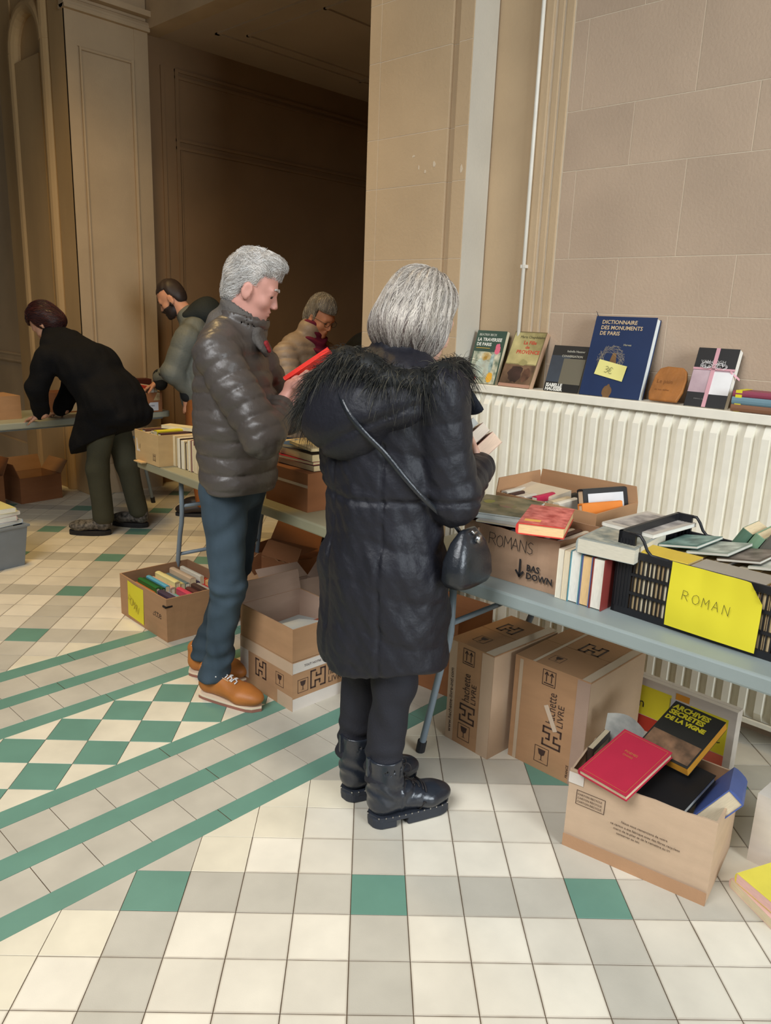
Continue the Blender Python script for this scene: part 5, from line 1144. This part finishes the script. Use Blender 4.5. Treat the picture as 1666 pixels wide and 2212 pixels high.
    for hl, tl in ((A_((-.232,.295,0)), A_((-.118,.545,0))), (A_((-.385,.325,0)), A_((-.285,.580,0)))):
        d_ = unit(tl-hl); sd_ = A_((d_[1],-d_[0],0)); dz = A_((0,0,1)); an = hl+d_*.055
        def boot(P):
            d = shoe_sdf(P, hl, tl, .044, .10, .036)[0]
            d = smin(d, ecap(P, an+dz*.09, an-d_*.004+dz*.235, (.042,.047), (.052,.056), sd_), .03); d = smax(d, -ecap(P, an+dz*.20, an+dz*.27, (.044,.048), (.046,.05), sd_), .004)
            d = d+.0035*np.sin(P[:, 2]*130+4*np.sin((P @ d_)*30))*np.exp(-((P[:, 2]-.125)/.03)**2)
            d = d-.0035*np.exp(-(((P-hl) @ d_-.098)/.004)**2)*(P[:, 2] > .03)*(P[:, 2] < .20)
            return smax(d, P[:, 2]-.228, .003)
        lo, hi = bnd([hl, tl, an+dz*.24], .09); lo[2] = 0; b_ = sdf_obj('boot', boot, lo, hi, .005, LT, p)
        sole_part(b_, SB, hl, tl, .0455, .026, .040, .0, 1.0, 'sole', .003)
        D0 = Vector(d_); S0 = Vector(sd_)
        sole_part(b_, SB, hl, tl, .044, 0, .034, .0, .29, 'heel_block'); sole_part(b_, SB, hl, tl, .044, .001, .030, .42, .97, 'forefoot_sole')
        q = MB(); me = bpy.data.objects[b_.name]
        so = [c for c in b_.children if c.name.startswith('sole')][0]; vs = [v_.co.copy() for v_ in so.data.vertices if v_.co.z > .035]
        L = [v_.lerp(Vector((float(hl[0]+tl[0])/2, float(hl[1]+tl[1])/2, v_.z)), -.01) for v_ in vs]
        for c in L: q.tube([c+Vector((0,0,-.001)), c+Vector((0,0,.0035))], .0026, 6)
        q.build('studs', STUD, b_)
        q = MB(); on = lambda t, s__, z: snap(boot, np.array([hl+d_*t+sd_*s__+dz*z]), .003)[0]
        for k in range(6): t = .098+.016*k; z = .20-.026*k; q.tube([on(t, x_, z) for x_ in np.linspace(-.024,.024,6)], .0026, 5); q.tube([on(t+.012*(x_ > 0), x_, z-.012*(x_ > 0)) for x_ in np.linspace(-.024,.024,6)], .0026, 5)
        c0 = on(.10,.006,.19)
        for s__ in (-1,1): q.tube([tuple(c0+d_*(.030*math.sin(t_))+sd_*s__*.02*math.sin(t_)+dz*(.012*math.sin(t_*2)-.006*t_)) for t_ in np.linspace(0,3.0,9)], .0022, 5)
        q.build('laces', INK, b_, smooth=True)
        q = MB(); q.box((-.005,-.006,-.03),(.005,.006,.03), 0, frame(Vector(on(-.01,0,.20)), D0, S0, (0,0,1))); q.build('pull_tab', LT, b_)
    # grey bob
    def hair(P):
        Q = H.loc(P); d = ell(Q, (-.018,.0,.040), (.112,.098,.100)); d = smin(d, ell(Q, (-.045,0,-.045), (.098,.108,.085)), .05)
        d = smin(d, ell(Q, (.018,.066,-.060), (.060,.038,.085)), .03); d = smin(d, ell(Q, (.018,-.066,-.060), (.060,.038,.085)), .03)
        d = d-.003*np.sin(np.arctan2(Q[:, 1], -Q[:, 0]+.02)*9+Q[:, 2]*16)-.0015*np.sin(np.arctan2(Q[:, 1], -Q[:, 0])*29+Q[:, 2]*30)
        face = Q[:, 0]-.058-.30*np.clip(Q[:, 2]-.03, -.2, .06); face = np.maximum(face, np.abs(Q[:, 1])-.085) if False else face
        d = smax(d, np.minimum(face, .078-Q[:, 2]), .015)
        return smax(d, -.128-.35*np.abs(Q[:, 1])*0+.25*(Q[:, 0]+.05)-Q[:, 2], .025)
    GB = [mat('hair_bob_%d' % i, c_, .38, var=.25, scale=14, spec=.5) for i, c_ in enumerate(((178,168,154),(164,154,143),(198,189,176),(138,128,118)))]
    h_o = sdf_obj('hair', hair, H.c-.19, H.c+.19, .006, GB[1], p)
    v = np.array([x.co for x in h_o.data.vertices], dtype=f4); Q = H.loc(v); ok = Q[:, 2] > -.10; rt = v[ok][rg.choice(ok.sum(), 3600)]
    def flow(P): Q = H.loc(P); t = np.clip((.11-Q[:, 2])/.09, 0, 1)[:, None]; rad = H.F*(Q[:, :1]-.01)+H.R*Q[:, 1:2]; rad /= np.maximum(np.linalg.norm(rad, axis=1), .02)[:, None]; return rad*(1-t)*1.2-H.U*(.25+t)+H.F*.35*np.clip(-(Q[:, 2:3]+.05)*12, 0, 1)+H.R*.22*np.sin(Q[:, 2:3]*30+Q[:, :1]*20)
    pa = hair_flow(hair, rt, flow, 8, .011, .002, .22, 7); lowq = H.loc(pa[:, 0])[:, 2] < -.022; strands('hair_strands', pa[~lowq], .0011, GB, h_o)
    strands('under_hair_strands', pa[lowq], .0011, [GB[1], GB[3], mat('hair_bob_brown', (92,78,72), .42, var=.25, scale=14, spec=.45)], h_o)
    # shoulder bag and strap
    full = lambda P: np.minimum(np.minimum(coat(P), hood(P)), 1e3)
    a = [T(-.12,-.12,1.32), T(-.16,-.05,1.20), T(-.17,.03,1.10), T(-.13,.12,1.02), T(-.05,.20,.97), T(.06,.225,.945), T(.10,.23,.925)]; a = [T(-.10,-.10,1.37), T(-.17,-.02,1.30), T(-.175,.05,1.235), T(-.155,.13,1.15), T(-.10,.195,1.065), T(-.02,.21,1.0), T(.02,.225,.975), T(.04,.235,.945)]
    pts = []
    for u, w in zip(a, a[1:]): pts += [u+(w-u)*t for t in np.linspace(0,1,6)[:-1]]
    pts.append(a[-1]); pts = np.stack(pts); sm = lambda P: np.minimum(smin(shell(P), 1e3, .01)-.010, uni(.05, ell(P, T(-.135,-.055,1.245), (.080,.150,.115), np.stack([T.F, T.R, T.Z])), ell(P, T(-.10,.07,1.30), (.070,.120,.080), np.stack([T.F, T.R, T.Z]))))
    pts[:26] = snap(sm, pts[:26], .010)
    for _ in range(4): pts[1:-1] = pts[1:-1]*.5+(pts[:-2]+pts[2:])*.25
    bg = thing('handbag', 'small black leather shoulder bag against the coat of the grey-bobbed woman', 'bag', tuple(T(.045,.245,.803)), R_(97))
    Bi = bg.matrix_basis.inverted(); BL = mat('bag_leather', (30,33,38), .32, var=.12, scale=14, bump=.12, bscale=90, spec=.55)
    q = MB(); P3 = [Bi @ Vector(tuple(x_)) for x_ in pts]
    vv = []; gN = grad(sm, pts, .03)
    for i in range(len(P3)):
        dd = (P3[min(i+1, len(P3)-1)]-P3[max(i-1, 0)]).normalized(); wv = dd.cross(Vector(Bi.to_3x3() @ Vector(tuple(gN[i])))).normalized()*.0075
        vv += [P3[i]-wv, P3[i]+wv]
    q.add(vv, [(2*i, 2*i+1, 2*i+3, 2*i+2) for i in range(len(P3)-1)])
    st_ = q.build('strap', BL, bg, smooth=True); so = st_.modifiers.new('thickness', 'SOLIDIFY'); so.thickness = .004; so.offset = 0
    q = MB(); sec = []
    for z, hw, dp in ((0,.085,.040),(.02,.098,.046),(.07,.092,.044),(.12,.066,.032),(.150,.040,.016),(.158,.034,.006)):
        sec.append([(math.copysign(abs(math.cos(t))**.6, math.cos(t))*hw+.01*(1-z/.16), -.012+math.copysign(abs(math.sin(t))**.7, math.sin(t))*dp, z) for t in np.linspace(0, 2*math.pi, 20, endpoint=False)])
    q.add([v_ for s_ in sec for v_ in s_], [(r*20+i, r*20+(i+1) % 20, r*20+20+(i+1) % 20, r*20+20+i) for r in range(5) for i in range(20)]+[tuple(range(19,-1,-1)), tuple(range(100,120))])
    q.build('bag_body', BL, bg, smooth=True)
    q = MB(); q.tube([(.0,-.052,.135),(.0,-.040,.135)], .012, 12); q.tube([(-.012,-.03,.158),(-.008,-.034,.15),(.008,-.034,.15)], .004, 8); q.build('clasp', STUD, bg, smooth=True)
    return T, wR, dR, hd
wT, ww, wd_, whd = parka()
cR, cU, cF = CR, CU, CF
bc0 = Vector(wT(.325,.100,1.140))-CF*.045-CR*.030; ee = (CR*.74+CU*.67).normalized(); nn = (-CF+CR*.10).normalized(); th = nn.cross(ee).normalized()
for k, (lb_, t, c_, w, pg, off, ln, dep) in enumerate((('pale peach-edged paperback held lowest by the woman in the parka',.044,(196,150,130),.13,(236,206,180),.040,.175,0),('cream-edged paperback held in the middle by the woman in the parka',.034,(150,120,104),.12,(232,216,196),-.006,.175,.01),('grey-edged paperback held uppermost by the woman in the parka',.024,(176,172,160),.11,(196,196,188),-.042,.16,.02))):
    yv = nn.cross(ee)
    book(lb_, w, ln, t, c_, bc0+(CR*.55-CU*.75).normalized()*off+CF*(w/2+dep)+ee*(.006*k*-1), nn, ee, 'books held by the woman in the parka', pages=pg)

# ---------------------------------------------------------------- the people further back
def bent():
    T = Fr((-3.715,1.275), 208); G = Fr((-3.735,1.255), 224); H = Head(T(.475,.0,1.400), 214, 48, 0, 1.0)
    hR, hL = G(0,.09,.84), G(0,-.09,.84); kR, aR = G(-.09,.10,.46), G(-.15,.12,.10); kL, aL = G(.05,-.09,.46), G(.03,-.09,.10)
    sL, eL, wL = T(.32,-.19,1.18), T(.40,-.21,.98), T(.45,-.13,.800); sR, eR, wR = T(.32,.19,1.18), T(.44,.21,1.0), T(.48,.12,.80)
    base = body_base(T, T(0,0,.88), T(.28,0,1.24), T(.40,0,1.32), [[(hR,kR,.08,.055),(kR,aR,.05,.036)],[(hL,kL,.08,.055),(kL,aL,.05,.036)]], [[(sR,eR,.045,.038),(eR,wR,.037,.028)],[(sL,eL,.045,.038),(eL,wL,.037,.028)]])
    def skin(P):
        d = smin(base(P), cap(P, T(.36,0,1.28), H(-.02,0,-.07), .056, .052), .03); d = smin(d, H.skin(P), .02)
        for w, s_ in ((wL,-1),(wR,1)): d = smin(d, hand(P, w+A_((0,0,-.012)), unit(T.F*.9-A_((0,0,.25))), A_((0,0,-1)), .95, (12,18,12), thumb=-s_), .02)
        return d
    p = sdf_obj('person', skin, (-4.40,.62,0), (-3.42,1.72,1.60), .011, skin_mat('neutral', (200,150,122)))
    tag(p, 'woman with dark auburn hair in a black coat, bent over the pale green table', 'person')
    def coat(P):
        d = ecap(P, T(.33,0,1.235), T(.14,0,1.11), (.205,.125), (.215,.165), T.R); d = smin(d, ecap(P, T(.14,0,1.11), T(-.03,0,.90), (.215,.170), (.215,.175), T.R), .06)
        d = smin(d, ecap(P, T(-.02,0,.92), T(.09,0,.60), (.21,.17), (.215,.20), T.R), .06); d = smin(d, ecap(P, T(-.05,0,.95), T(-.17,0,.82), (.20,.10), (.21,.085), T.R), .08)
        d = smin(d, ecap(P, T(.36,0,1.25), T(.42,0,1.335), (.10,.09), (.075,.07), T.R), .05)
        for s_, e_, w_ in ((sL,eL,wL),(sR,eR,wR)): d = smin(d, uni(.03, cap(P, s_, e_, .085, .070), cap(P, e_, w_+A_((0,0,.005)), .068, .056)), .025)
        d = d+folds(P, .010, 13, 51)+folds(P, .007, 32, 53); f = (P-T.O) @ T.F
        return smax(d, .66-.50*(f+.0)-P[:, 2]-.16*np.clip(-f-.05, 0, 1), .012)
    sdf_obj('coat', coat, (-4.40,.60,.42), (-3.36,1.78,1.45), .011, cloth('black_wool', (19,19,21), .9, .35, 150, spec=.15), p)
    def trs(P):
        d = cap(P, T(0,-.06,.86), T(0,.06,.86), .13, .13)
        for h_, k_, a_ in ((hR,kR,aR),(hL,kL,aL)): d = smin(d, uni(.03, cap(P, h_, k_, .10, .075), cap(P, k_, a_+A_((0,0,.02)), .074, .066)), .02)
        return smax(d+folds(P, .007, 18, 52), .075-P[:, 2], .01)
    sdf_obj('trousers', trs, (-4.0,.85,.04), (-3.40,1.70,1.05), .011, cloth('olive_trousers', (66,66,52), .85), p)
    SN = mat('patterned_sneaker', (36,34,34), .6, var=.9, scale=55, col2=(120,114,106)); SS = flat((34,32,32), .7, 'dark_sole')
    for hl, tl in ((G(-.02,-.095,0), G(.255,-.11,0)), (G(-.21,.12,0), G(.05,.155,0))):
        lo, hi = bnd([hl, tl, hl+A_((0,0,.12))], .09); s_ = sdf_obj('shoe', lambda P: shoe_sdf(P, hl, tl, .048, .075, .028)[0], lo, hi, .008, SN, p); sole_obj(s_, SS, hl, tl, .052, 0, .032)
        b = MB(); d_ = unit(tl-hl); sd = A_((d_[1],-d_[0],0))
        for k in range(3): b.tube([tuple(hl+d_*(.13+.03*k)+sd*x_+A_((0,0,.105-.016*k-abs(x_)*.4))) for x_ in (-.03,-.01,.01,.03)], .003, 5)
        b.build('laces', flat((150,146,140), .6), s_)
    def hair(P):
        Q = H.loc(P); d = smin(ell(Q, (-.015,0,.035), (.112,.096,.108)), ell(Q, (-.05,0,-.045), (.075,.088,.075)), .04); d = d-.004*np.sin(Q[:, 1]*70+Q[:, 2]*40)
        return smax(d, np.minimum(Q[:, 0]-.03, .06-Q[:, 2]), .015)
    AU = [mat('hair_auburn_%d' % i, c_, .45, var=.2, scale=18, spec=.4) for i, c_ in enumerate(((62,26,24),(44,20,20),(84,40,32)))]
    ho = sdf_obj('hair', hair, H.c-.19, H.c+.19, .008, AU[1], p); rg = np.random.RandomState(9); v = np.array([x.co for x in ho.data.vertices], dtype=f4); rt = v[rg.choice(len(v), 1300)]
    strands('hair_strands', hair_flow(hair, rt, lambda P: -H.F*.7-H.U*.8+H.R*.2, 5, .012, .002, .3, 3), .0014, AU, ho)
    b = MB(); b.tube([tuple(H(-.070,.055,-.085)), tuple(H(-.085,.02,-.09)), tuple(H(-.09,-.02,-.09)), tuple(H(-.07,-.055,-.085))], .007, 8); b.build('hair_clasp', flat((170,164,160), .4), p)
bent()
def beard():
    T = Fr((-3.80,2.02), 224); H = Head(T(.185,0,1.595), 224, 34, 0, 1.0)
    hR, hL = T(-.02,.10,.88), T(-.02,-.10,.88); kR, aR = T(.0,.11,.48), T(-.05,.11,.11); kL, aL = T(.0,-.11,.48), T(-.05,-.11,.11)
    sL, eL, wL = T(.03,-.195,1.33), T(.13,-.235,1.08), T(.05,-.145,.93); sR, eR, wR = T(.05,.19,1.33), T(.20,.23,1.08), T(.33,.16,.98)
    base = body_base(T, T(0,0,.9), T(.0,0,1.34), T(.07,0,1.47), [[(hR,kR,.075,.052),(kR,aR,.048,.036)],[(hL,kL,.075,.052),(kL,aL,.048,.036)]], [[(sR,eR,.045,.038),(eR,wR,.037,.028)],[(sL,eL,.045,.038),(eL,wL,.037,.028)]])
    def skin(P):
        d = smin(base(P), cap(P, T(.04,0,1.42), H(-.02,0,-.07), .06, .058), .03); d = smin(d, H.skin(P), .02)
        d = smin(d, hand(P, wL+A_((0,0,-.05)), A_((.0,.0,-1)), T.R, 1.0, (22,30,20), thumb=1), .02)
        return smin(d, hand(P, wR+unit(wR-eR)*.03, unit(T.F-A_((0,0,.5))), A_((0,0,-1)), 1.0, (22,30,20), thumb=1), .02)
    p = sdf_obj('person', skin, (-4.35,1.40,0), (-3.45,2.40,1.78), .010, skin_mat('warm', (206,146,112)))
    tag(p, 'bearded dark-haired man in a grey hooded parka and rust trousers, looking down', 'person'); eyes(H, p)
    def coat(P):
        d = ecap(P, T(-.02,0,.90), T(-.01,0,1.12), (.20,.155), (.21,.165), T.R, (.16,.010,.2)); d = smin(d, ecap(P, T(-.01,0,1.12), T(.0,0,1.34), (.21,.165), (.19,.13), T.R, (.16,.010,.1)), .04)
        d = smin(d, ecap(P, T(.0,-.12,1.385), T(.0,.12,1.385), (.075,.085), (.075,.085), T.F), .05)
        for s_, e_, w_ in ((sL,eL,wL),(sR,eR,wR)): d = smin(d, uni(.03, ecap(P, s_, e_, (.09,.09), (.082,.082), T.F, (.13,.008,.2)), cap(P, e_, w_+A_((0,0,.03)), .078, .060)), .018)
        d = smin(d, ecap(P, T(.02,0,1.40), T(.06,0,1.47), (.10,.095), (.09,.085), T.R), .03); return d+folds(P, .009, 17, 61)
    pk = lambda c: np.zeros(len(c))
    sdf_obj('parka', coat, (-4.25,1.40,.78), (-3.40,2.45,1.58), .010, cloth('grey_parka', (104,106,98), .6, .25, 60), p)
    sdf_obj('hood', lambda P: smin(ell(P, T(-.06,0,1.50), (.12,.13,.105), np.stack([T.F, T.R, T.Z])), ell(P, T(.03,0,1.47), (.105,.105,.06), np.stack([T.F, T.R, T.Z])), .04)+folds(P, .012, 24, 62), T(0,0,1.48)-.24, T(0,0,1.48)+.24, .010, cloth('dark_hood', (40,44,42), .8), p)
    for w in (wL, wR): sdf_obj('cuff', lambda P: cap(P, w+A_((0,0,.035)), w+A_((0,0,-.02)), .058, .052), w-.12, w+.12, .008, cloth('black_cuff', (28,29,30), .8), p)
    def trs(P):
        d = cap(P, T(-.02,-.05,.88), T(-.02,.05,.88), .125, .125)
        for h_, k_, a_ in ((hR,kR,aR),(hL,kL,aL)): d = smin(d, uni(.03, cap(P, h_, k_, .10, .078), cap(P, k_, a_, .076, .066)), .02)
        return smax(d+folds(P, .006, 22, 63), .07-P[:, 2], .01)
    sdf_obj('trousers', trs, (-4.15,1.6,.03), (-3.45,2.4,1.05), .010, cloth('rust_trousers', (150,88,40), .8), p)
    for hl, tl in ((T(-.11,-.11,0), T(.17,-.12,0)), (T(-.11,.11,0), T(.17,.12,0))):
        lo, hi = bnd([hl, tl, hl+A_((0,0,.12))], .09); s_ = sdf_obj('shoe', lambda P: shoe_sdf(P, hl, tl, .048, .08, .022)[0], lo, hi, .009, flat((46,38,34), .5, 'dark_shoe'), p); sole_obj(s_, RUBBER, hl, tl, .051, 0, .025)
    def hair(P):
        Q = H.loc(P); d = smin(ell(Q, (-.012,0,.032), (.100,.080,.102)), ell(Q, (-.055,0,-.02), (.05,.066,.065)), .03)
        d = smax(d, np.minimum(Q[:, 0]-.0, .066-Q[:, 2]), .010); d = smax(d, np.minimum(Q[:, 0]+.03, -.02-Q[:, 2]), .01); return smax(d, -.075-Q[:, 2], .01)
    DK = [mat('hair_dark_%d' % i, c_, .5, var=.2, scale=18, spec=.35) for i, c_ in enumerate(((52,40,33),(50,38,32)))]
    sdf_obj('hair', lambda P: hair(P)-.0015*np.sin(H.loc(P)[:, 0]*120+H.loc(P)[:, 1]*90), H.c-.16, H.c+.17, .007, DK[0], p)
    def brd(P):
        Q = H.loc(P); d = H.skin(P)/H.k-.008; d = np.maximum(d, Q[:, 2]+.048-.55*np.clip(.035-Q[:, 0], 0, 1)); d = np.maximum(d, -(Q[:, 0]-.002)); d = np.maximum(d, -.128-Q[:, 2])
        return smax(d, -ell(Q, (.10,0,-.072), (.018,.022,.010)), .004)+.0012*np.sin(Q[:, 1]*200+Q[:, 2]*160)
    sdf_obj('beard', brd, H.c-.18, H.c+.16, .006, DK[1], p)
    b = MB()
    for q_ in (-1, 1): b.tube([tuple(H(.096-.010*abs(u), q_*(.016+.030*u), .020+.006*math.sin(u*3))) for u in (0,.4,.8,1.0)], [.004,.005,.004,.002], 6)
    b.build('eyebrows', DK[1], p, smooth=True)
beard()
def glasses():
    T = Fr((-2.66,2.10), 8); H = Head(T(.075,-.04,1.510), 6, 30, 0, .97)
    hR, hL = T(-.05,.09,.84), T(-.05,-.09,.84); kR, aR = T(.0,.10,.46), T(-.05,.11,.10); kL, aL = T(.0,-.10,.46), T(-.05,-.11,.10)
    sR, eR, wR = T(-.02,.18,1.27), T(.06,.225,1.02), T(.25,.12,.98); sL, eL, wL = T(-.02,-.18,1.27), T(.08,-.22,1.03), T(.26,-.10,.98)
    base = body_base(T, T(-.06,0,.86), T(-.03,0,1.27), T(.03,0,1.40), [[(hR,kR,.075,.052),(kR,aR,.048,.036)],[(hL,kL,.075,.052),(kL,aL,.048,.036)]], [[(sR,eR,.042,.036),(eR,wR,.035,.026)],[(sL,eL,.042,.036),(eL,wL,.035,.026)]])
    def skin(P):
        d = smin(base(P), cap(P, T(.02,0,1.36), H(-.02,0,-.07), .053, .05), .03); d = smin(d, H.skin(P), .02)
        for w, e_, s_ in ((wL,eL,-1),(wR,eR,1)): d = smin(d, hand(P, w+unit(w-e_)*.03, unit(w-e_), A_((0,0,-1)), .92, (24,32,22), thumb=-s_), .02)
        return d
    p = sdf_obj('person', skin, (-3.10,1.65,0), (-2.15,2.55,1.68), .010, skin_mat('tanned', (204,136,98)))
    tag(p, 'grey-haired woman with glasses, burgundy scarf and quilted taupe jacket in the passage', 'person'); eyes(H, p)
    def coat(P):
        d = ecap(P, T(-.06,0,.80), T(-.05,0,1.06), (.20,.15), (.205,.155), T.R, (.058,.012,.2)); d = smin(d, ecap(P, T(-.05,0,1.06), T(-.03,0,1.28), (.205,.155), (.18,.125), T.R, (.055,.013,.1)), .03)
        d = smin(d, ecap(P, T(-.02,-.11,1.315), T(-.02,.11,1.315), (.07,.08), (.07,.08), T.F), .05)
        for s_, e_, w_ in ((sR,eR,wR),(sL,eL,wL)): d = smin(d, uni(.03, ecap(P, s_, e_, (.082,.082), (.074,.074), T.F, (.052,.011,.1)), ecap(P, e_, w_, (.072,.072), (.052,.052), T.Z, (.05,.007,.3))), .018)
        return smin(d, ecap(P, T(-.005,0,1.34), T(.02,0,1.42), (.09,.085), (.08,.078), T.R), .02)+folds(P, .004, 24, 71)
    sdf_obj('jacket', coat, (-3.08,1.65,.72), (-2.15,2.55,1.50), .009, cloth('taupe_padded', (150,128,104), .5, .2, 50, spec=.4), p)
    def scarf(P):
        d = ecap(P, T(.0,0,1.36), T(.03,-.01,1.44), (.082,.080), (.070,.068), T.R); d = smin(d, ecap(P, T(.06,-.03,1.37), T(.12,-.02,1.26), (.075,.035), (.05,.02), T.R), .04)
        return d+.006*np.sin(P[:, 2]*110+2*np.sin(P @ T.R*30))
    sdf_obj('scarf', scarf, T(.03,0,1.34)-.20, T(.03,0,1.34)+.20, .007, cloth('burgundy', (104,22,44), .8, .3, 120), p)
    def trs(P):
        d = cap(P, T(-.05,-.05,.84), T(-.05,.05,.84), .12, .12)
        for h_, k_, a_ in ((hR,kR,aR),(hL,kL,aL)): d = smin(d, uni(.03, cap(P, h_, k_, .095, .072), cap(P, k_, a_, .070, .062)), .02)
        return smax(d+folds(P, .006, 22, 72), .09-P[:, 2], .01)
    sdf_obj('trousers', trs, (-3.0,1.75,.05), (-2.3,2.45,1.0), .010, cloth('navy_trousers', (40,50,62), .8), p)
    PT = mat('patent_black', (22,22,22), .12, var=.05, spec=.8)
    for hl, tl in ((T(-.12,.125,0), T(.13,.17,0)), (T(-.10,-.12,0), T(.15,-.13,0))):
        lo, hi = bnd([hl, tl, hl+A_((0,0,.12))], .09); s_ = sdf_obj('shoe', lambda P: shoe_sdf(P, hl, tl, .044, .075, .018)[0], lo, hi, .008, PT, p); sole_obj(s_, RUBBER, hl, tl, .046, 0, .021)
    def hair(P):
        Q = H.loc(P); d = smin(ell(Q, (-.012,0,.036), (.108,.090,.108)), ell(Q, (-.05,0,-.03), (.062,.080,.075)), .03); d = d-.004*np.sin(Q[:, 0]*60+Q[:, 1]*50+Q[:, 2]*40)
        return smax(d, np.minimum(Q[:, 0]-.02, .060-Q[:, 2]), .012)
    GG = [mat('hair_ash_%d' % i, c_, .5, var=.2, scale=18, spec=.35) for i, c_ in enumerate(((150,140,122),(116,106,92),(176,166,146)))]
    ho = sdf_obj('hair', hair, H.c-.18, H.c+.19, .008, GG[1], p); rg = np.random.RandomState(4); v = np.array([x.co for x in ho.data.vertices], dtype=f4)
    strands('hair_strands', hair_flow(hair, v[rg.choice(len(v), 1000)], lambda P: H.F*.5-H.U*.8+H.R*.2, 4, .012, .002, .35, 3), .0014, GG, ho)
    b = MB(); wire = flat((70,56,46), .3, 'spectacle_frame')
    for q_ in (-1, 1):
        b.tube([tuple(H(.106-.012*abs(math.cos(t))*.3, q_*.034+.024*math.cos(t), -.004+.019*math.sin(t))) for t in np.linspace(0, 2*math.pi, 16, endpoint=False)], .0016, 6, closed=True)
        b.tube([tuple(H(.10, q_*.058, .002)), tuple(H(.05, q_*.078, .002)), tuple(H(-.005, q_*.082, -.004))], .0016, 6)
    b.tube([tuple(H(.108,-.010,-.002)), tuple(H(.112,0,.002)), tuple(H(.108,.010,-.002))], .0016, 6); b.build('spectacles', wire, p)
glasses()
def dark_back():
    T = Fr((-2.95,2.75), 30); H = Head(T(.30,0,1.29), 30, 55, 0, 1.0)
    hR, hL = T(-.10,.09,.86), T(-.10,-.09,.86); kR, aR = T(-.06,.10,.47), T(-.10,.11,.10); kL, aL = T(-.06,-.10,.47), T(-.10,-.11,.10)
    sR, eR, wR = T(.14,.18,1.25), T(.22,.22,1.02), T(.36,.12,.93); sL, eL, wL = T(.14,-.18,1.25), T(.24,-.22,1.03), T(.38,-.10,.95)
    base = body_base(T, T(-.09,0,.9), T(.10,0,1.26), T(.22,0,1.30), [[(hR,kR,.075,.052),(kR,aR,.048,.036)],[(hL,kL,.075,.052),(kL,aL,.048,.036)]], [[(sR,eR,.045,.038),(eR,wR,.037,.028)],[(sL,eL,.045,.038),(eL,wL,.037,.028)]])
    def skin(P):
        d = smin(base(P), cap(P, T(.17,0,1.28), H(-.02,0,-.07), .056, .052), .03); d = smin(d, H.skin(P), .02)
        for w, e_, s_ in ((wL,eL,-1),(wR,eR,1)): d = smin(d, hand(P, w+unit(w-e_)*.03, unit(w-e_), A_((0,0,-1)), .98, (24,32,22), thumb=-s_), .02)
        return d
    p = sdf_obj('person', skin, (-3.4,2.25,0), (-2.3,3.25,1.55), .013, skin_mat('neutral', (200,150,122)))
    tag(p, 'person in black stooping in the passage, mostly hidden behind the grey bob', 'person')
    def coat(P):
        d = ecap(P, T(-.12,0,.82), T(-.04,0,1.06), (.20,.15), (.205,.16), T.R); d = smin(d, ecap(P, T(-.04,0,1.06), T(.12,0,1.29), (.205,.16), (.19,.125), T.R), .05)
        for s_, e_, w_ in ((sR,eR,wR),(sL,eL,wL)): d = smin(d, uni(.03, cap(P, s_, e_, .09, .075), cap(P, e_, w_, .072, .055)), .02)
        return smin(d, ecap(P, T(.16,0,1.31), T(.23,0,1.34), (.09,.08), (.08,.07), T.R), .03)+folds(P, .008, 16, 81)
    sdf_obj('jacket', coat, (-3.4,2.25,.70), (-2.35,3.25,1.52), .013, cloth('black_jacket', (24,26,28), .8), p)
    def trs(P):
        d = cap(P, T(-.10,-.05,.86), T(-.10,.05,.86), .12, .12)
        for h_, k_, a_ in ((hR,kR,aR),(hL,kL,aL)): d = smin(d, uni(.03, cap(P, h_, k_, .095, .072), cap(P, k_, a_, .070, .062)), .02)
        return smax(d, .05-P[:, 2], .01)
    sdf_obj('trousers', trs, (-3.4,2.3,.02), (-2.6,3.1,1.0), .013, cloth('dark_trousers', (34,34,38), .8), p)
    for hl, tl in ((T(-.16,.11,0), T(.10,.13,0)), (T(-.16,-.11,0), T(.10,-.13,0))):
        lo, hi = bnd([hl, tl, hl+A_((0,0,.12))], .09); s_ = sdf_obj('shoe', lambda P: shoe_sdf(P, hl, tl, .046, .075, .02)[0], lo, hi, .010, flat((40,36,34), .5, 'black_shoe'), p); sole_obj(s_, RUBBER, hl, tl, .049, 0, .023)
    sdf_obj('hair', lambda P: smax(smin(ell(H.loc(P), (-.012,0,.034), (.104,.086,.104)), ell(H.loc(P), (-.05,0,-.03), (.06,.075,.075)), .03), np.minimum(H.loc(P)[:, 0]-.02, .06-H.loc(P)[:, 2]), .012), H.c-.18, H.c+.18, .010, mat('hair_black', (30,26,24), .5, var=.2, scale=18), p)
dark_back()
